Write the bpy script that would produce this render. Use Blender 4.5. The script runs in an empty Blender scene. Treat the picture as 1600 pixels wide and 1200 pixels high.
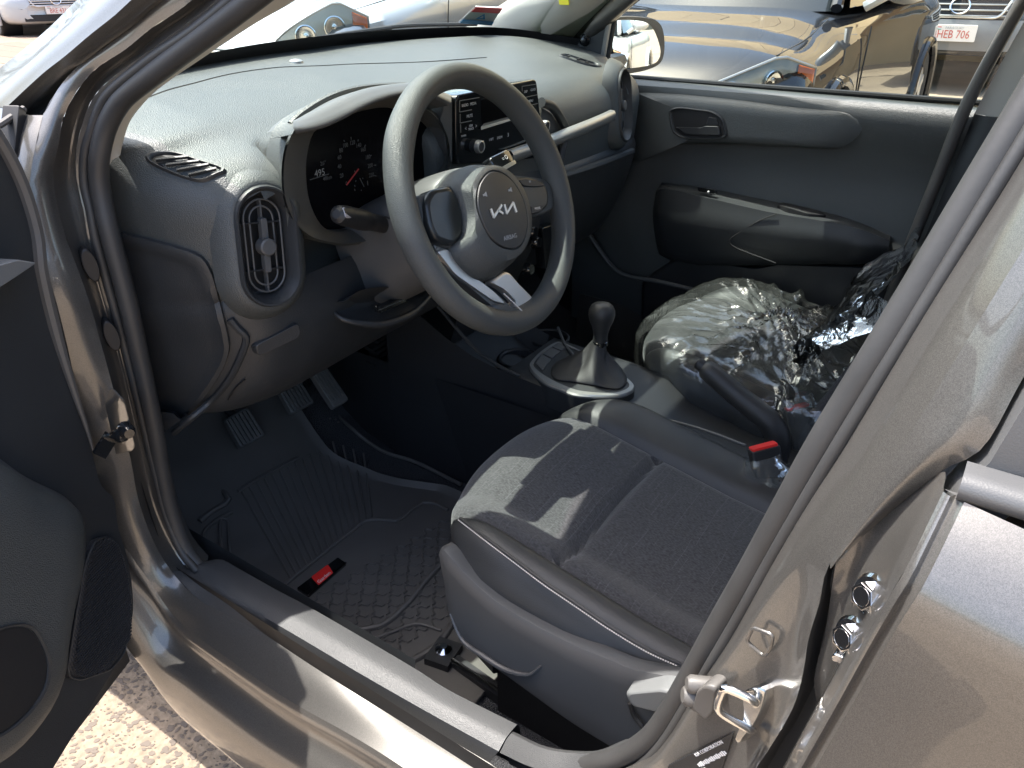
import bpy, bmesh, math, random
import numpy as np
from mathutils import Vector, Matrix, Euler
random.seed(7); np.random.seed(7)
SC = bpy.context.scene
R = math.radians

# ------------------------------------------------------------------ camera
CAM = np.array([-1.15, 0.0, 1.2]); YAW = R(56); PIT = R(28.8); FPX = 1200.0
cd = bpy.data.cameras.new('camera'); co = bpy.data.objects.new('camera', cd); SC.collection.objects.link(co)
cd.sensor_width = 36; cd.lens = 36 * FPX / 1600; cd.clip_start = 0.02; cd.clip_end = 600
co.location = CAM.tolist(); co.rotation_euler = (math.pi / 2 - PIT, 0, -YAW)
SC.camera = co
# ------------------------------------------------------------------ sky and sun
SUN_AZ = R(-10.4)          # to the right of the car's forward direction (+Y)
SUN_EL = R(68.9)
w = bpy.data.worlds.new('World'); SC.world = w; w.use_nodes = True
nt = w.node_tree; bg = nt.nodes['Background']
sky = nt.nodes.new('ShaderNodeTexSky'); sky.sky_type = 'NISHITA'; sky.sun_disc = False
sky.sun_elevation = SUN_EL; sky.sun_rotation = SUN_AZ; sky.air_density = 1.0; sky.dust_density = 4.0; sky.ozone_density = 1.0
nt.links.new(sky.outputs[0], bg.inputs[0]); bg.inputs[1].default_value = 0.15
sd = bpy.data.lights.new('sun', 'SUN'); sd.energy = 2.9; sd.angle = R(0.5); sd.color = (1, .96, .90)
so = bpy.data.objects.new('sun', sd); SC.collection.objects.link(so)
sdir = Vector((math.sin(SUN_AZ) * math.cos(SUN_EL), math.cos(SUN_AZ) * math.cos(SUN_EL), math.sin(SUN_EL)))
so.rotation_euler = sdir.to_track_quat('Z', 'Y').to_euler(); so.location = (0, 0, 6)
SC.view_settings.view_transform = 'Standard'; SC.view_settings.look = 'None'; SC.view_settings.gamma = 1
SC.view_settings.use_curve_mapping = False; SC.view_settings.exposure = 2.05
SC.render.engine = 'CYCLES'; SC.cycles.max_bounces = 12; SC.cycles.diffuse_bounces = 6; SC.cycles.transparent_max_bounces = 24
SC.cycles.caustics_reflective = False; SC.cycles.caustics_refractive = False

# ------------------------------------------------------------------ point helpers (photo pixel + a known plane -> place in the car)
_h = np.array([math.sin(YAW), math.cos(YAW), 0]); _r = np.array([math.cos(YAW), -math.sin(YAW), 0]); _k = np.array([0, 0, 1.])
_f = _h * math.cos(PIT) - _k * math.sin(PIT); _u = _h * math.sin(PIT) + _k * math.cos(PIT)
def ray(px, py): return _f + _r * (px - 800) / FPX + _u * (600 - py) / FPX
def P(px, py, x=None, y=None, z=None):
    v = ray(px, py)
    if x is not None: t = (x - CAM[0]) / v[0]
    elif y is not None: t = (y - CAM[1]) / v[1]
    else: t = (z - CAM[2]) / v[2]
    return CAM + v * t
def PL(px, py, p0, n):
    v = ray(px, py); n = np.array(n, float); t = ((np.array(p0) - CAM) @ n) / (v @ n); return CAM + v * t
def Ps(pts, **k): return [P(a, b, **k) for a, b in pts]
def xs(z):            # inner line of the driver's door opening, leaning in above the waist
    zz = [0, .9, 1.0, 1.1, 1.17, 1.45, 1.6]; xx = [-.69, -.69, -.678, -.655, -.634, -.55, -.5]
    return float(np.interp(z, zz, xx))
def S(px, py, o=0.):
    x = -.68
    for _ in range(12):
        p = P(px, py, x=x); x = xs(p[2]) + o
    return P(px, py, x=x)
def Ss(pts, o=0.): return [S(a, b, o) for a, b in pts]
def So(pts): return [S(a, b, o) for a, b, o in pts]
def V(*a): return np.array(a, float)
def unit(v): v = np.array(v, float); return v / (np.linalg.norm(v) + 1e-12)

def cr(pts, n, closed=False):          # Catmull-Rom, resampled by length
    p = np.array(pts, float); m = len(p)
    if m == 2 and not closed:
        return p[0] + (p[1] - p[0]) * np.linspace(0, 1, n)[:, None]
    if closed: q = np.vstack([p[-1], p, p[0], p[1]])
    else: q = np.vstack([2 * p[0] - p[1], p, 2 * p[-1] - p[-2]])
    out = []; segs = m if closed else m - 1; K = 12
    for i in range(segs):
        a, b, c, d = q[i], q[i + 1], q[i + 2], q[i + 3]
        for t in np.linspace(0, 1, K, endpoint=False):
            out.append(.5 * ((2 * b) + (-a + c) * t + (2 * a - 5 * b + 4 * c - d) * t * t + (-a + 3 * b - 3 * c + d) * t ** 3))
    out.append(q[1] if closed else p[-1])
    out = np.array(out); L = np.r_[0, np.cumsum(np.linalg.norm(np.diff(out, axis=0), axis=1))]
    tt = np.linspace(0, L[-1], n + 1)[:-1] if closed else np.linspace(0, L[-1], n)
    return np.stack([np.interp(tt, L, out[:, k]) for k in range(3)], 1)
def lin(pts, n):                        # straight polyline resampled by length
    p = np.array(pts, float); L = np.r_[0, np.cumsum(np.linalg.norm(np.diff(p, axis=0), axis=1))]
    tt = np.linspace(0, L[-1], n); return np.stack([np.interp(tt, L, p[:, k]) for k in range(p.shape[1])], 1)
def rnd(pts, r, k=5, closed=True):      # round the corners of a polygon
    p = [np.array(q, float) for q in pts]; n = len(p); o = []
    for i in range(n):
        if not closed and i in (0, n - 1): o.append(p[i]); continue
        a, b, c = p[i - 1], p[i], p[(i + 1) % n]
        rr = r[i] if isinstance(r, (list, tuple)) else r
        u, v = a - b, c - b; lu, lv = np.linalg.norm(u), np.linalg.norm(v)
        d = min(rr, .48 * lu, .48 * lv); s, e = b + u / lu * d, b + v / lv * d
        for t in np.linspace(0, 1, k): o.append((1 - t) ** 2 * s + 2 * t * (1 - t) * b + t * t * e)
    return o

# ------------------------------------------------------------------ object helpers
def obj(name, verts, faces, mat, parent=None, smooth=True, sharp=None, label=None):
    me = bpy.data.meshes.new(name); me.from_pydata([tuple(map(float, v)) for v in verts], [], [tuple(f) for f in faces]); me.update()
    if smooth:
        me.polygons.foreach_set('use_smooth', [True] * len(me.polygons))
        me.set_sharp_from_angle(angle=R(sharp if sharp else 40))
    o = bpy.data.objects.new(name, me); SC.collection.objects.link(o)
    if mat: me.materials.append(M[mat] if isinstance(mat, str) else mat)
    if parent: o.parent = parent
    if label: o['label'] = label
    return o
class MB:
    def __init__(s): s.v = []; s.f = []
    def add(s, v, f):
        b = len(s.v); s.v += [np.array(q, float) for q in v]; s.f += [tuple(i + b for i in g) for g in f]; return s
    def grid(s, rows, cu=False, cv=False):
        n, m = len(rows), len(rows[0]); F = []
        for i in range(n if cv else n - 1):
            for j in range(m if cu else m - 1):
                a, b = i, (i + 1) % n; c, d = j, (j + 1) % m
                F.append((a * m + c, a * m + d, b * m + d, b * m + c))
        return s.add([p for r_ in rows for p in r_], F)
    def fan(s, ring, centre=None, flip=False):
        c = np.mean(ring, axis=0) if centre is None else centre; n = len(ring)
        return s.add(list(ring) + [c], [((i, (i + 1) % n, n) if not flip else ((i + 1) % n, i, n)) for i in range(n)])
    def tube(s, pts, r, k=10, closed=False, caps=True, flat=None):
        p = np.array(pts, float); n = len(p); rr = np.broadcast_to(np.array(r, float), (n,))
        T = np.gradient(p, axis=0) if not closed else (np.roll(p, -1, 0) - np.roll(p, 1, 0))
        T /= (np.linalg.norm(T, axis=1)[:, None] + 1e-12)
        a = np.array([0, 0, 1.]) if abs(T[0][2]) < .9 else np.array([1., 0, 0]); rows = []
        nrm = unit(np.cross(T[0], a))
        for i in range(n):
            nrm = unit(nrm - T[i] * (nrm @ T[i])); bn = np.cross(T[i], nrm)
            rows.append([p[i] + rr[i] * (math.cos(t) * nrm + math.sin(t) * bn) for t in np.linspace(0, 2 * math.pi, k, endpoint=False)])
        s.grid(rows, cu=True, cv=closed)
        if caps and not closed: s.fan(rows[0][::-1]); s.fan(rows[-1])
        return s
    def box(s, c, ax, ay, az):
        c, ax, ay, az = [np.array(q, float) for q in (c, ax, ay, az)]
        v = [c + i * ax + j * ay + k * az for k in (-1, 1) for j in (-1, 1) for i in (-1, 1)]
        return s.add(v, [(0, 2, 3, 1), (4, 5, 7, 6), (0, 1, 5, 4), (2, 6, 7, 3), (0, 4, 6, 2), (1, 3, 7, 5)])
    def prism(s, ring, d0, d1, bev=0.0):     # outline swept along a vector, with a rounded front edge; front = ring + d1
        ring = np.array(ring, float); d0 = np.array(d0, float); d1 = np.array(d1, float); c = ring.mean(0)
        rows = [ring + d0]
        if bev > 0:
            dn = unit(d1 - d0); R_ = np.linalg.norm(ring - c, axis=1).mean()
            for t in (0, .35, .7, 1.0):
                a = t * math.pi / 2; sh = bev * (1 - math.cos(a)); up = bev * (1 - math.sin(a))
                rows.append(c + (ring - c) * (1 - sh / R_) + d1 - dn * up)
        else: rows.append(ring + d1)
        s.grid(rows, cu=True); s.fan(rows[-1]); s.fan(rows[0][::-1]); return s
    def pillow(s, ring, n, h, k=7, p=.5, back=0.0):
        ring = np.array(ring, float); n = np.array(n, float); c = ring.mean(0); rows = []
        if back: rows.append(ring - n * back)
        for t in np.linspace(0, .96, k): rows.append(c + (ring - c) * (1 - t) + n * h * (1 - (1 - min(1, t / p)) ** 2) ** .5 if t < p else c + (ring - c) * (1 - t) + n * h)
        s.grid(rows, cu=True); s.fan(rows[-1]); return s
    def lathe(s, prof, c, ax, k=24):
        ax = unit(ax); a = np.array([0, 0, 1.]) if abs(ax[2]) < .9 else np.array([1., 0, 0]); e1 = unit(np.cross(a, ax)); e2 = np.cross(ax, e1); c = np.array(c, float)
        rows = [[c + ax * h + max(r_, 1e-5) * (math.cos(t) * e1 + math.sin(t) * e2) for t in np.linspace(0, 2 * math.pi, k, endpoint=False)] for r_, h in prof]
        return s.grid(rows, cu=True)
    def ball(s, c, r, k=10):
        c = np.array(c, float); rr = np.broadcast_to(np.array(r, float), (3,)); rows = []
        for a in np.linspace(-math.pi / 2 + .01, math.pi / 2 - .01, k):
            rows.append([c + rr * V(math.cos(a) * math.cos(t), math.cos(a) * math.sin(t), math.sin(a)) for t in np.linspace(0, 2 * math.pi, 2 * k, endpoint=False)])
        return s.grid(rows, cu=True)
    def build(s, name, mat, parent=None, smooth=True, sharp=None, label=None): return obj(name, s.v, s.f, mat, parent, smooth, sharp, label)
def loft(curves, n=40, m=4, closed=False):
    C = [cr(c, n, closed) for c in curves]; A = np.array(C)
    if m <= 1 or len(C) == 2 and m <= 1: return list(A)
    out = np.stack([cr(A[:, j], (len(C) - 1) * m + 1) if len(C) > 2 else lin(A[:, j], m + 1) for j in range(n)], 1)
    return list(out)
def railloft(curves, n=40, m=4):       # like loft, but keeps each rail exactly on its own curve
    A = np.array([cr(c, n) for c in curves]); rows = []
    for j in range(n):
        q = np.vstack([2 * A[0, j] - A[1, j], A[:, j], 2 * A[-1, j] - A[-2, j]]); col = []
        for i in range(len(curves) - 1):
            a, b, c, d = q[i], q[i + 1], q[i + 2], q[i + 3]
            for t in np.linspace(0, 1, m, endpoint=False):
                col.append(.5 * ((2 * b) + (-a + c) * t + (2 * a - 5 * b + 4 * c - d) * t * t + (-a + 3 * b - 3 * c + d) * t ** 3))
        col.append(A[-1, j]); rows.append(col)
    return [list(r_) for r_ in np.array(rows).transpose(1, 0, 2)]
def text(name, body, size, loc, ex, ey, mat, parent, depth=.0004, align='CENTER', sx=1.0):
    cu = bpy.data.curves.new(name, 'FONT'); cu.body = body; cu.size = size; cu.extrude = depth; cu.align_x = align; cu.align_y = 'CENTER'; cu.resolution_u = 2
    t = bpy.data.objects.new('tmp', cu); SC.collection.objects.link(t)
    me = bpy.data.meshes.new_from_object(t.evaluated_get(bpy.context.evaluated_depsgraph_get())); bpy.data.objects.remove(t); bpy.data.curves.remove(cu)
    ex = unit(ex); ey = unit(np.array(ey) - ex * (np.array(ey) @ ex)); ez = np.cross(ex, ey)
    m4 = Matrix([[ex[0] * sx, ey[0], ez[0], loc[0]], [ex[1] * sx, ey[1], ez[1], loc[1]], [ex[2] * sx, ey[2], ez[2], loc[2]], [0, 0, 0, 1]]); me.transform(m4)
    me.name = name; me.materials.clear(); me.materials.append(M[mat]); o = bpy.data.objects.new(name, me); SC.collection.objects.link(o)
    if parent: o.parent = parent
    return o
def thing(name, label, cat, loc=(0, 0, 0), rz=0., group=None):
    o = bpy.data.objects.new(name, None); SC.collection.objects.link(o); o.location = loc; o.rotation_euler = (0, 0, rz); o.empty_display_size = .1
    o['label'] = label; o['category'] = cat
    if group: o['group'] = group
    return o

# ------------------------------------------------------------------ materials
M = {}
def mat(name, col, rough=.5, metal=0., coat=0., spec=.5, bump=None, var=None, sheen=0., coat_rough=.03):
    m = bpy.data.materials.new(name); m.use_nodes = True; t = m.node_tree; b = t.nodes['Principled BSDF']
    b.inputs['Base Color'].default_value = (*col, 1); b.inputs['Roughness'].default_value = rough; b.inputs['Metallic'].default_value = metal
    b.inputs['Coat Weight'].default_value = coat; b.inputs['Coat Roughness'].default_value = coat_rough; b.inputs['Specular IOR Level'].default_value = spec
    b.inputs['Sheen Weight'].default_value = sheen
    tc = t.nodes.new('ShaderNodeTexCoord')
    if bump:
        kind, scale, dist, st = bump
        if kind == 'grain': n = t.nodes.new('ShaderNodeTexVoronoi'); n.feature = 'SMOOTH_F1'; n.inputs['Smoothness'].default_value = .6
        else: n = t.nodes.new('ShaderNodeTexNoise'); n.inputs['Detail'].default_value = 4
        n.inputs['Scale'].default_value = scale; t.links.new(tc.outputs['Object'], n.inputs['Vector'])
        bp = t.nodes.new('ShaderNodeBump'); bp.inputs['Strength'].default_value = st; bp.inputs['Distance'].default_value = dist
        t.links.new(n.outputs[0], bp.inputs['Height']); t.links.new(bp.outputs[0], b.inputs['Normal'])
    if var:
        scale, amt = var
        n = t.nodes.new('ShaderNodeTexNoise'); n.inputs['Scale'].default_value = scale; n.inputs['Detail'].default_value = 6
        t.links.new(tc.outputs['Object'], n.inputs['Vector'])
        mx = t.nodes.new('ShaderNodeMix'); mx.data_type = 'RGBA'
        mx.inputs[6].default_value = (*[c * (1 - amt) for c in col], 1); mx.inputs[7].default_value = (*[min(1, c * (1 + amt)) for c in col], 1)
        t.links.new(n.outputs[0], mx.inputs[0]); t.links.new(mx.outputs[2], b.inputs['Base Color'])
        mr = t.nodes.new('ShaderNodeMapRange'); mr.inputs[3].default_value = max(0, rough - .08); mr.inputs[4].default_value = min(1, rough + .08)
        t.links.new(n.outputs[0], mr.inputs[0]); t.links.new(mr.outputs[0], b.inputs['Roughness'])
    M[name] = m; return m
def nodes(name): t = M[name].node_tree; return t, t.nodes['Principled BSDF']
mat('dash', (.052, .057, .056), .44, spec=.7, bump=('grain', 800, .0008, .75), var=(9, .12))
mat('trim', (.027, .029, .031), .44, bump=('grain', 900, .0005, .45), var=(11, .12))
mat('trim_dark', (.014, .015, .017), .5, bump=('grain', 900, .0004, .35), var=(12, .15))
mat('trim_grey', (.080, .081, .082), .45, bump=('grain', 1100, .0003, .25), var=(12, .1))
mat('bezel', (.13, .128, .118), .33, metal=.35, var=(40, .1))
mat('silver', (.62, .60, .57), .42, metal=.85, var=(60, .06))
mat('satin', (.30, .30, .29), .36, metal=.6, var=(50, .06))
mat('gloss_black', (.008, .009, .010), .12, coat=.6, var=(30, .2))
mat('spoke_black', (.020, .023, .024), .32, var=(30, .15))
mat('black', (.006, .006, .007), .55, var=(30, .2))
mat('screen', (.004, .004, .005), .22, spec=.12)
mat('seal', (.036, .036, .036), .52, bump=('noise', 260, .0004, .3), var=(25, .2))
mat('rubber', (.088, .083, .077), .5, bump=('noise', 500, .0004, .25), var=(18, .2))
mat('pedal', (.09, .09, .088), .5, var=(80, .25))
mat('pillar_trim', (.50, .48, .44), .6, bump=('noise', 900, .0002, .2), var=(10, .04))
mat('ledge', (.14, .145, .145), .42, bump=('grain', 1000, .0004, .4))
mat('grey_key', (.30, .30, .33), .4)
mat('gaiter', (.018, .018, .019), .55, bump=('grain', 1100, .0006, .5), var=(20, .15))
mat('sill_plastic', (.048, .049, .050), .50, bump=('grain', 900, .0006, .5), var=(12, .1))
mat('leather', (.027, .028, .029), .42, bump=('grain', 1400, .0005, .5), var=(15, .12))
mat('wheel_skin', (.066, .071, .070), .43, bump=('grain', 1150, .0008, .7), var=(14, .12))
mat('carpet', (.045, .046, .050), .95, bump=('noise', 420, .008, 1.), var=(380, .75))
mat('red', (.75, .03, .025), .35, var=(40, .05))
mat('red_glow', (.7, .02, .015), .4)
mat('white_print', (.75, .75, .75), .5)
mat('dim_print', (.34, .35, .36), .5)
mat('chrome', (.75, .75, .75), .12, metal=1.)
mat('steel', (.55, .56, .56), .22, metal=1., bump=('noise', 120, .0006, .3), var=(70, .2))
mat('stitch', (.62, .60, .56), .7)
mat('headlining', (.50, .48, .44), .9)
mat('yellow', (.85, .75, .05), .5)
mat('blue_print', (.02, .30, .65), .5)
mat('amber', (.85, .18, .03), .15, coat=.8)
mat('tyre', (.018, .018, .019), .75, bump=('noise', 90, .001, .3))
mat('stone', (.13, .105, .085), .85, bump=('noise', 90, .003, .5), var=(60, .35))
def paint(name, col, metal=.55, rough=.32, flake=True):
    mat(name, col, rough, metal=metal, coat=1.0, coat_rough=.035)
    t, b = nodes(name); tc = t.nodes['Texture Coordinate']
    if flake:
        v = t.nodes.new('ShaderNodeTexVoronoi'); v.inputs['Scale'].default_value = 2600; t.links.new(tc.outputs['Object'], v.inputs['Vector'])
        sp = t.nodes.new('ShaderNodeMapRange'); sp.inputs[1].default_value = 0; sp.inputs[2].default_value = 1; sp.inputs[3].default_value = .72; sp.inputs[4].default_value = 1.3
        sx_ = t.nodes.new('ShaderNodeSeparateColor'); t.links.new(v.outputs['Color'], sx_.inputs[0]); t.links.new(sx_.outputs[0], sp.inputs[0])
        mx = t.nodes.new('ShaderNodeVectorMath'); mx.operation = 'SCALE'; mx.inputs[0].default_value = col; t.links.new(sp.outputs[0], mx.inputs['Scale']); t.links.new(mx.outputs[0], b.inputs['Base Color'])
    n = t.nodes.new('ShaderNodeTexNoise'); n.inputs['Scale'].default_value = 14; n.inputs['Detail'].default_value = 5; t.links.new(tc.outputs['Object'], n.inputs['Vector'])
    mr = t.nodes.new('ShaderNodeMapRange'); mr.inputs[1].default_value = .35; mr.inputs[2].default_value = .8; mr.inputs[3].default_value = .02; mr.inputs[4].default_value = .10
    t.links.new(n.outputs[0], mr.inputs[0]); t.links.new(mr.outputs[0], b.inputs['Coat Roughness'])
paint('paint_grey', (.108, .103, .095), .5, .34)
paint('paint_dark', (.006, .007, .010), .0, .6, False); nodes('paint_dark')[1].inputs['Specular IOR Level'].default_value = .1; [M['paint_dark'].node_tree.links.remove(l) for l in list(M['paint_dark'].node_tree.links) if l.to_socket.name == 'Coat Roughness']; nodes('paint_dark')[1].inputs['Coat Roughness'].default_value = .012
paint('paint_silver', (.42, .43, .43), .5, .35)
paint('paint_white', (.45, .45, .44), .1, .4, False)
paint('paint_charcoal', (.045, .048, .052), .5, .35)
def glass(name, tint, fmin=.04, rough=.0):
    m = bpy.data.materials.new(name); m.use_nodes = True; t = m.node_tree; t.nodes.clear()
    o = t.nodes.new('ShaderNodeOutputMaterial'); tr = t.nodes.new('ShaderNodeBsdfTransparent'); tr.inputs[0].default_value = (*tint, 1)
    g = t.nodes.new('ShaderNodeBsdfGlossy'); g.inputs['Roughness'].default_value = rough; mx = t.nodes.new('ShaderNodeMixShader')
    fr = t.nodes.new('ShaderNodeFresnel'); fr.inputs[0].default_value = 1.5
    t.links.new(fr.outputs[0], mx.inputs[0]); t.links.new(tr.outputs[0], mx.inputs[1]); t.links.new(g.outputs[0], mx.inputs[2]); t.links.new(mx.outputs[0], o.inputs[0])
    M[name] = m
glass('window_glass', (.86, .95, .89)); glass('lens_glass', (.93, .95, .95)); mat('dark_glass', (.010, .013, .015), .03, coat=.5)
m = mat('mirror', (.92, .93, .93), .01, metal=1.)
def fabric():
    m = mat('fabric', (.037, .037, .039), .9, sheen=.2); t, b = nodes('fabric'); tc = t.nodes['Texture Coordinate']
    n = t.nodes.new('ShaderNodeTexNoise'); n.inputs['Scale'].default_value = 650; n.inputs['Detail'].default_value = 3
    mp = t.nodes.new('ShaderNodeMapping'); mp.inputs['Scale'].default_value = (1, .35, .5); t.links.new(tc.outputs['Object'], mp.inputs[0]); t.links.new(mp.outputs[0], n.inputs['Vector'])
    # sparse pale threads that run front to back
    sx = t.nodes.new('ShaderNodeSeparateXYZ'); t.links.new(tc.outputs['Object'], sx.inputs[0])
    def mth(op, a, b_=None, c=None):
        q = t.nodes.new('ShaderNodeMath'); q.operation = op
        for i, v in enumerate((a, b_, c)):
            if v is None: continue
            if isinstance(v, (int, float)): q.inputs[i].default_value = v
            else: t.links.new(v, q.inputs[i])
        return q.outputs[0]
    wob = t.nodes.new('ShaderNodeTexNoise'); wob.inputs['Scale'].default_value = 5; t.links.new(tc.outputs['Object'], wob.inputs['Vector'])
    ph = mth('FRACT', mth('MULTIPLY', mth('ADD', sx.outputs[1], mth('MULTIPLY', wob.outputs[0], .025)), 105.)); line = mth('LESS_THAN', mth('ABSOLUTE', mth('SUBTRACT', ph, .5)), .055)
    br = t.nodes.new('ShaderNodeTexNoise'); br.inputs['Scale'].default_value = 26; mp2 = t.nodes.new('ShaderNodeMapping'); mp2.inputs['Scale'].default_value = (.35, 1.9, 1)
    t.links.new(tc.outputs['Object'], mp2.inputs[0]); t.links.new(mp2.outputs[0], br.inputs['Vector'])
    on = mth('GREATER_THAN', br.outputs[0], .55); ln = mth('MULTIPLY', line, on)
    f = t.nodes.new('ShaderNodeMapRange'); f.inputs[1].default_value = .3; f.inputs[2].default_value = .72; f.inputs[3].default_value = .45; f.inputs[4].default_value = 1.7; t.links.new(n.outputs[0], f.inputs[0])
    f2 = mth('ADD', f.outputs[0], mth('MULTIPLY', ln, .6))
    sc = t.nodes.new('ShaderNodeVectorMath'); sc.operation = 'SCALE'; sc.inputs[0].default_value = (.037, .037, .039); t.links.new(f2, sc.inputs['Scale']); t.links.new(sc.outputs[0], b.inputs['Base Color'])
    bp = t.nodes.new('ShaderNodeBump'); bp.inputs['Strength'].default_value = .7; bp.inputs['Distance'].default_value = .0008; t.links.new(n.outputs[0], bp.inputs['Height']); t.links.new(bp.outputs[0], b.inputs['Normal'])
fabric()
def film(name, fres=.16, mil=.03, tint=.90):
    m = bpy.data.materials.new(name); m.use_nodes = True; t = m.node_tree; t.nodes.clear(); o = t.nodes.new('ShaderNodeOutputMaterial')
    tr = t.nodes.new('ShaderNodeBsdfTransparent'); tr.inputs[0].default_value = (tint * .97, tint, tint, 1)
    g = t.nodes.new('ShaderNodeBsdfGlossy'); g.inputs['Roughness'].default_value = .07
    d = t.nodes.new('ShaderNodeBsdfDiffuse'); d.inputs[0].default_value = (.74, .78, .76, 1)
    tc = t.nodes.new('ShaderNodeTexCoord'); n = t.nodes.new('ShaderNodeTexNoise'); n.inputs['Scale'].default_value = 55; n.inputs['Detail'].default_value = 2; n.inputs['Distortion'].default_value = 1.2
    t.links.new(tc.outputs['Object'], n.inputs['Vector'])
    bp = t.nodes.new('ShaderNodeBump'); bp.inputs['Strength'].default_value = .25; bp.inputs['Distance'].default_value = .006; t.links.new(n.outputs[0], bp.inputs['Height']); t.links.new(bp.outputs[0], g.inputs['Normal'])
    m1 = t.nodes.new('ShaderNodeMixShader'); m1.inputs[0].default_value = mil; m2 = t.nodes.new('ShaderNodeMixShader')
    fr = t.nodes.new('ShaderNodeLayerWeight'); fr.inputs[0].default_value = fres; t.links.new(bp.outputs[0], fr.inputs['Normal'])
    a = t.nodes.new('ShaderNodeMath'); a.operation = 'ADD'; a.inputs[1].default_value = .06; a.use_clamp = True; t.links.new(fr.outputs['Fresnel'], a.inputs[0])
    t.links.new(tr.outputs[0], m1.inputs[1]); t.links.new(d.outputs[0], m1.inputs[2]); t.links.new(m1.outputs[0], m2.inputs[1]); t.links.new(g.outputs[0], m2.inputs[2]); t.links.new(a.outputs[0], m2.inputs[0]); t.links.new(m2.outputs[0], o.inputs[0])
    M[name] = m
film('film', .30, .022); film('film_bag', .25, .07); film('film_haze', .25, .26, .84)
def mesh_speaker():
    mat('speaker_mesh', (.020, .021, .024), .5); t, b = nodes('speaker_mesh'); tc = t.nodes['Texture Coordinate']
    mp = t.nodes.new('ShaderNodeMapping'); mp.inputs['Rotation'].default_value = (0, 0, 0)
    v = t.nodes.new('ShaderNodeTexVoronoi'); v.inputs['Scale'].default_value = 330; v.inputs['Randomness'].default_value = 0
    t.links.new(tc.outputs['Object'], v.inputs['Vector']); bp = t.nodes.new('ShaderNodeBump'); bp.inputs['Distance'].default_value = .0015; bp.inputs['Strength'].default_value = .8
    t.links.new(v.outputs['Distance'], bp.inputs['Height']); t.links.new(bp.outputs[0], b.inputs['Normal'])
mesh_speaker()
def ground_mat():
    mat('ground_concrete', (.34, .25, .175), .9); t, b = nodes('ground_concrete'); tc = t.nodes['Texture Coordinate']
    a = t.nodes.new('ShaderNodeTexNoise'); a.inputs['Scale'].default_value = 1.1; a.inputs['Detail'].default_value = 8
    c = t.nodes.new('ShaderNodeTexNoise'); c.inputs['Scale'].default_value = 70; c.inputs['Detail'].default_value = 5
    for n in (a, c): t.links.new(tc.outputs['Object'], n.inputs['Vector'])
    cr_ = t.nodes.new('ShaderNodeValToRGB'); cr_.color_ramp.elements[0].position = .3; cr_.color_ramp.elements[0].color = (.20, .155, .112, 1); cr_.color_ramp.elements[1].position = .7; cr_.color_ramp.elements[1].color = (.31, .245, .175, 1)
    t.links.new(a.outputs[0], cr_.inputs[0]); f = t.nodes.new('ShaderNodeMapRange'); f.inputs[1].default_value = .3; f.inputs[2].default_value = .7; f.inputs[3].default_value = .75; f.inputs[4].default_value = 1.2; t.links.new(c.outputs[0], f.inputs[0])
    s = t.nodes.new('ShaderNodeVectorMath'); s.operation = 'SCALE'; t.links.new(cr_.outputs[0], s.inputs[0]); t.links.new(f.outputs[0], s.inputs['Scale']); t.links.new(s.outputs[0], b.inputs['Base Color'])
    bp = t.nodes.new('ShaderNodeBump'); bp.inputs['Distance'].default_value = .006; bp.inputs['Strength'].default_value = .6; t.links.new(c.outputs[0], bp.inputs['Height']); t.links.new(bp.outputs[0], b.inputs['Normal'])
ground_mat()
mat('paver_a', (.17, .118, .083), .85, bump=('noise', 60, .004, .5), var=(7, .16))
mat('paver_b', (.15, .104, .073), .85, bump=('noise', 60, .004, .5), var=(7, .16))
mat('paver_c', (.185, .132, .094), .85, bump=('noise', 60, .004, .5), var=(7, .16))
mat('wall_tan', (.52, .37, .20), .85, bump=('noise', 8, .01, .3), var=(1.5, .1))
mat('wall_tan_b', (.48, .335, .18), .85, var=(1.5, .1))
mat('wall_white', (.62, .60, .56), .85, var=(2, .08))
mat('rust_red', (.32, .075, .045), .7, var=(6, .25))
mat('roof_dark', (.05, .035, .028), .7, var=(4, .3))
mat('bark', (.10, .075, .05), .9, bump=('noise', 20, .02, .6), var=(8, .3))
for i, c in enumerate([(.045, .10, .028), (.065, .13, .035), (.09, .15, .045)]): mat('leaf_%d' % i, c, .6, var=(3, .25))
mat('lamp_back', (.50, .52, .49), .33, metal=.6, bump=('noise', 9, .02, .25))
mat('plate_face', (.72, .66, .60), .5, var=(20, .06)); mat('plate_red', (.50, .10, .07), .5); mat('plate_green', (.10, .30, .22), .5)
mat('bumper_grey', (.16, .165, .17), .5, var=(10, .1))
# ================================================================== the car the photograph is taken into
car = thing('parked_car', 'grey metallic hatchback seen through its open driver door, interior in front of the camera', 'car')

# ---- painted door opening: pillar, hinge post and sill, each rail traced along the opening
R0 = So([(-60, 160, .0), (0, 106, .0), (40, 75, .0), (80, 40, .0), (120, 0, .0), (165, -42, .0), (260, -125, .0)])
R1m = So([(-60, 200, -.026), (0, 142, -.026), (40, 106, -.026), (76, 74, -.026), (112, 44, -.026), (160, 0, -.026), (205, -40, -.026), (300, -120, -.026)])
R1 = So([(-60, 226, -.03), (0, 176, -.03), (39, 140, -.03), (70, 112, -.03), (101, 88, -.03), (141, 54, -.03), (179, 24, -.03), (205, 0, -.03), (250, -38, -.03), (340, -115, -.03)])
R1i = [p + V(.022, .006, -.012) for p in R1]
o = MB().grid(railloft([R0, R1m, R1], 40, 5)).grid(railloft([R1, [p + V(.010, .002, -.010) for p in R1], R1i], 40, 2)).build('front_pillar', 'paint_grey', car)
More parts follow.
